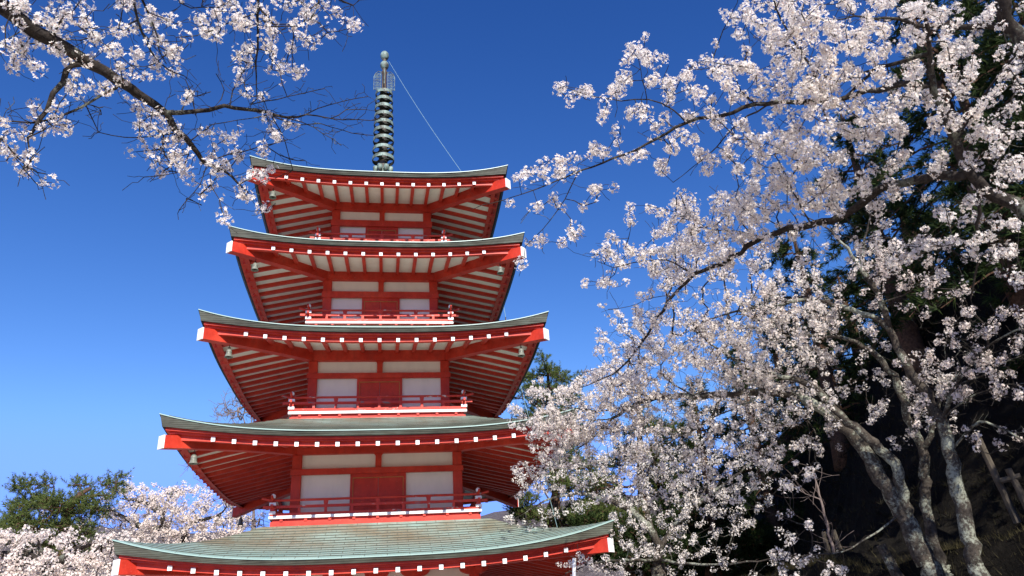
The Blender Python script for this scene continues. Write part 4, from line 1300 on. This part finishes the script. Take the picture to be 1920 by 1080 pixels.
blob_tree('pine_tree', 'dark pine showing through the gap under the arching cherry bough', 'pine tree', 23, (1200, 1050), 23, [(1205, 950), (1200, 870), (1200, 800), (1195, 765)],
          [(1195, 765, 12, 9), (1218, 790, 26, 11), (1190, 805, 22, 9), (1178, 840, 28, 16), (1232, 850, 48, 24), (1150, 862, 30, 12), (1260, 800, 36, 14), (1285, 840, 40, 20), (1120, 900, 50, 26), (1250, 900, 60, 26), (1140, 960, 70, 30)],
          28, NEEDLE, 18, 0.18, 0.016, group=PN)
blob_tree('pine_tree', 'low bright green pine between the second roof and the lowest roof', 'pine tree', 24, (1030, 1060), 25, [(1030, 1000), (1030, 950), (1050, 900)],
          [(985, 928, 30, 13), (1000, 960, 44, 13), (1060, 902, 36, 20), (1038, 882, 36, 15), (1090, 866, 44, 15), (1095, 950, 40, 18), (1130, 925, 40, 26), (1140, 990, 44, 20), (975, 950, 26, 12), (1060, 970, 50, 20)],
          30, NEEDLE, 18, 0.18, 0.017, group=PN)

blob_tree('evergreen_shrub', 'dark evergreen shrub in the gap right of the lowest roof tip', 'shrub', 25, (1180, 1110), 21, [(1180, 1060), (1175, 1010), (1180, 960)],
          [(1110, 975, 40, 16), (1150, 1000, 50, 22), (1200, 990, 50, 26), (1250, 1010, 50, 26), (1180, 1040, 70, 24), (1260, 1050, 60, 26), (1100, 1020, 40, 20)],
          40, CEDAR, 18, 0.18, 0.020, group=None)
blob_tree('evergreen_shrub', 'dark evergreen shrub under the white cherries, right of the pale trunk', 'shrub', 26, (1330, 1110), 20.5, [(1330, 1060), (1335, 1000), (1340, 950)],
          [(1300, 960, 40, 22), (1350, 980, 50, 26), (1400, 1000, 50, 26), (1330, 1030, 70, 28), (1420, 1050, 50, 24), (1380, 920, 40, 24)],
          40, CEDAR, 18, 0.18, 0.020, group=None)

# ---- bare trees beyond
def bare(name, label, seed, base_px, d, trunk, blobs, n):
    t = Woody(seed)
    b = foot(base_px[0], base_px[1], d); b[2] = 0
    pts = [b] + [at(x, y, d) for x, y in trunk]
    t.limb_world(pts, np.linspace(0.07, 0.02, len(pts)), attach=False, step=0.4)
    tg = [at(cx + t.rng.normal(0, 0.5) * rx, cy + t.rng.normal(0, 0.5) * ry, d + t.rng.normal(0, 1.0)) for cx, cy, rx, ry in blobs for _ in range(n)]
    root = empty(name, tuple(b)); tag(root, label, 'bare tree', 'leafless trees behind the pagoda')
    t.grow(np.array(tg), step=0.35, lift=-0.05); t.spurs(n * 4, (0.2, 0.6))
    t.finish(tip=0.007, cap=0.05)
    for which, nm in ((True, 'trunk'), (False, 'twigs')):
        r = t.wood_mesh(which)
        if r: np_mesh(nm, r[0] - b, r[1], [TWIG_PALE], root, smooth=True)
bare('bare_tree', 'leafless tree with fine purplish twigs left of the third roof', 31, (480, 1000), 34, [(478, 900), (470, 830), (455, 780)], [(440, 765, 40, 26), (425, 775, 26, 14), (452, 740, 16, 20), (465, 790, 40, 20)], 38)
bare('bare_tree', 'leafless tree with fine twigs behind the left end of the second roof', 32, (440, 1020), 32, [(435, 985), (425, 945), (405, 915)], [(370, 885, 26, 22), (400, 920, 36, 26), (420, 950, 30, 20), (350, 872, 12, 10), (440, 975, 30, 18)], 10)
bare('bare_tree', 'small pale leafless tree under the rear bell', 33, (476, 1030), 29, [(478, 1000), (474, 985)], [(462, 978, 14, 14), (488, 978, 14, 14)], 14)

# ---- conifers on the slope
def conifer(label, seed, px, top, d, width, base_frac=0.25, dens=1.0, tp=None):
    rg = np.random.default_rng(seed)
    if tp is None: tp = at(px, top, d)
    b = np.array([tp[0], tp[1], on_hill(tp[0], tp[1]) - 0.1])
    H = tp[2] - b[2]
    root = empty('conifer_tree', tuple(b)); tag(root, label, 'conifer', 'dark conifers on the slope')
    m = MB()
    n = 10
    lean = rg.normal(0, 0.15, 2)
    m.tube([(lean[0] * math.sin(i / n * 2), lean[1] * math.sin(i / n * 2), H * i / n) for i in range(n + 1)], [0.20 * (1 - i / n) + 0.02 for i in range(n + 1)], 8)
    m.build('trunk', BARK_PINE, root, smooth=True)
    cs, ax = [], []
    br = MB()
    nb = int(H * 9 * dens)
    for i in range(nb):
        f = base_frac + (1 - base_frac) * (i + rg.random()) / nb
        a = rg.uniform(0, 2 * math.pi)
        L = width * (1 - f) ** 0.7 * rg.uniform(0.55, 1.15) / (1 - base_frac) ** 0.7 + 0.12
        z = H * f
        dr = rg.uniform(-0.15, 0.35)
        pts = [np.array([math.cos(a) * L * s, math.sin(a) * L * s, z + L * (dr * s - 0.45 * s * s)]) for s in (0, 0.35, 0.7, 1.0)]
        br.tube(pts, [0.03, 0.022, 0.012, 0.006], 4)
        k = int(L * 20) + 3
        for q in range(k):
            s = rg.uniform(0.22, 1.02)
            side = rg.normal(0, 0.16) * L * (1.15 - s)
            p = np.array([math.cos(a) * L * s - math.sin(a) * side, math.sin(a) * L * s + math.cos(a) * side, z + L * (dr * s - 0.45 * s * s) + rg.normal(0, 0.06)])
            cs.append(p); ax.append([math.cos(a) - math.sin(a) * side, math.sin(a) + math.cos(a) * side, rg.uniform(-0.5, 0.5)])
    br.build('boughs', BARK_PINE, root)
    V, F = tufts(np.array(cs), np.array(ax), rg, 14, 0.17, 0.020, 0.8)
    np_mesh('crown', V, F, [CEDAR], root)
for i, (lab, px, top, d, w, bf, dn_) in enumerate([
        ('dark green conifer behind the arch of cherry at mid right, lowest of the front row', 1475, 425, 19, 2.1, 0.10, 1.0),
        ('slim dark conifer seen through gaps in the upper cherry limb', 1580, 215, 17, 1.7, 0.12, 0.8),
        ('tall dark conifer behind the cherry at the top of the picture', 1690, -60, 16.5, 2.2, 0.12, 1.0),
        ('tall dark conifer at the upper right behind the lichened cherry limb', 1830, -160, 15, 2.2, 0.15, 1.0),
        ('tall dark conifer at the right edge of the picture', 1960, -120, 14.5, 2.2, 0.15, 1.0),
        ('dark conifer deep in shade right of centre, behind the bent cherry trunk', 1640, 330, 20, 2.4, 0.05, 1.0),
        ('dark conifer far up the slope behind the upper right limbs', 1770, 60, 20, 2.6, 0.05, 1.0),
        ('dark conifer far up the slope at the right edge, behind the others', 1920, 60, 20, 2.8, 0.05, 1.0),
        ('shaded conifer low behind the white cherries right of the pagoda', 1385, 640, 22, 2.2, 0.03, 1.0),
        ('shaded conifer low behind the arching bough of the white cherry', 1520, 600, 21, 2.4, 0.03, 1.0),
        ('shaded conifer halfway up the slope behind the forked trunk', 1720, 420, 17.5, 2.2, 0.05, 1.0),
        ('shaded conifer halfway up the slope at the far right', 1860, 380, 16.5, 2.2, 0.05, 1.0),
        ('shaded conifer behind the fork where the pale and speckled trunks meet the sky gaps', 1575, 520, 23, 2.6, 0.03, 1.0),
        ('shaded conifer low behind the middle of the white cherry crown', 1440, 600, 25, 2.6, 0.03, 1.0),
        ('shaded conifer just right of the dark pine seen under the cherry bough', 1300, 715, 22.5, 2.2, 0.02, 1.1),
        ('shaded conifer farther left, in the gap above the lowest roof tip', 1235, 790, 24, 2.0, 0.02, 1.1)]):
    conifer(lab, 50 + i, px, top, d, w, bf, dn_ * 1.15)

for i, (lab, tp, w) in enumerate([  # unseen conifers added to cast shade over the slope
        ('dark conifer added to shade the slope, unseen right of the camera, nearest the plaza', (8.3, 4.2, 11.5), 1.7),
        ('dark conifer added to shade the slope, unseen right of the camera, highest up', (10.6, 6.3, 13.5), 2.2),
        ('dark conifer added to shade the slope, unseen right of the camera, farthest back', (11.5, 2.8, 15.0), 2.5)]):
    conifer(lab, 80 + i, 0, 0, 0, w, 0.1, 1.0, np.array(tp))

# ---- undergrowth and grass on the bank (uncountable)
n = 22000
yy = rng.uniform(5, 20, n); tt = np.where(rng.random(n) < 0.6, rng.normal(0.12, 0.16, n), rng.uniform(-1.5, 5, n))
xx = xb(yy) + tt
zz = hill_z(xx, yy)
dirs = unit(np.stack([rng.normal(-0.2, 0.5, n), rng.normal(-0.1, 0.5, n), np.ones(n)], -1))
L = rng.uniform(0.05, 0.17, n)[:, None]
sd_ = unit(np.cross(dirs, rng.standard_normal((n, 3)))) * 0.003
b0 = np.stack([xx, yy, zz - 0.02], -1)
V = np.stack([b0 - sd_, b0 + sd_, b0 + dirs * L], 1).reshape(-1, 3)
tag(np_mesh('grass', V, np.arange(n * 3).reshape(-1, 3), [GRASS_M]), kind='stuff')
n = 5000
yy = rng.uniform(6, 24, n); tt = rng.uniform(1.3, 9, n); xx = xb(yy) + tt
c = np.stack([xx, yy, hill_z(xx, yy) + rng.uniform(0, 0.5, n)], -1)
V, F = tufts(c, np.tile([[-0.4, -0.3, 1.0]], (n, 1)), rng, 16, 0.12, 0.010, 1.0)
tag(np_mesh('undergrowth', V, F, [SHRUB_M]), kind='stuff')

# ---- stakes, posts, stump on the bank
STAKE = m_simple('weathered_stake', (0.05, 0.042, 0.032), (0.13, 0.11, 0.085), 14, 0.85, 0.3, 0.1, (1, 1, 0.3))
POSTW = m_simple('white_painted_post', (0.70, 0.70, 0.68), (0.82, 0.82, 0.80), 8, 0.5, 0.05)
def stake(name, label, cat, a, b, r, mat=STAKE, group=None, n=8, sharp=True):
    a, b = np.array(at(*a)), np.array(at(*b))
    bb = b.copy()
    m = MB(); m.tube([(0, 0, 0) if i == 0 else tuple((a - bb) * i / 6 + rng.normal(0, r * 0.08, 3)) for i in range(7)], [r * (1.05 - 0.02 * i) for i in range(7)], n)
    ob = m.build(name, mat)
    ob.location = tuple(bb)
    tag(ob, label, cat, group)
    return ob
GS = 'wooden stakes on the bank'
stake('stake', 'short pale topped stake beside the thin sapling, the brighter of the two', 'stake', (1562, 994, 12.5), (1584, 1052, 12.5), 0.035, group=GS)
stake('stake', 'short dull stake left of the thin sapling', 'stake', (1544, 998, 12.6), (1558, 1052, 12.6), 0.035, group=GS)
sp = stake('tree_support', 'leaning timber prop with a nailed crosspiece on the dark slope at lower right', 'tree support', (1834, 822, 11.2), (1908, 980, 11.2), 0.042)
m = MB(); o_ = np.array(at(1908, 980, 11.2))
m.tube([at(1876, 902, 11.1) - o_, at(1914, 892, 11.1) - o_], 0.035, 8); m.build('crosspiece', STAKE, sp)
stake('stake', 'leaning stake at the right edge beside the timber prop', 'stake', (1890, 878, 11.1), (1932, 965, 11.1), 0.04, group=GS)
stake('stump', 'broken mossy stump on the ledge left of the forked cherry trunk', 'stump', (1651, 1022, 10.9), (1695, 1100, 10.9), 0.062, BARK_L, n=10)
stake('pole', 'thin white post beside the underside of the lowest roof', 'pole', (1077, 1047, 12), (1072, 1330, 12), 0.03, POSTW)
S_ = Woody(41)
fs = foot(1566, 1045, 12.4); fs[2] = on_hill(fs[0], fs[1])
S_.limb_pix([(1568, 1050, 12.4), (1558, 1015, 12.4), (1545, 965, 12.4), (1534, 915, 12.4), (1524, 880, 12.4)], [0.022, 0.018, 0.008], attach=False)
S_.limb_pix([(1535, 935, 12.4), (1510, 925, 12.3), (1490, 900, 12.3)], [0.008, 0.003])
S_.spurs(60, (0.1, 0.4)); S_.finish(tip=0.003)
root = empty('sapling', tuple(fs)); tag(root, 'thin leafless sapling between two short stakes on the dark slope', 'sapling')
for which, nm in ((True, 'trunk'), (False, 'twigs')):
    r = S_.wood_mesh(which)
    if r: np_mesh(nm, r[0] - fs, r[1], [TWIG_PALE], root, smooth=True)
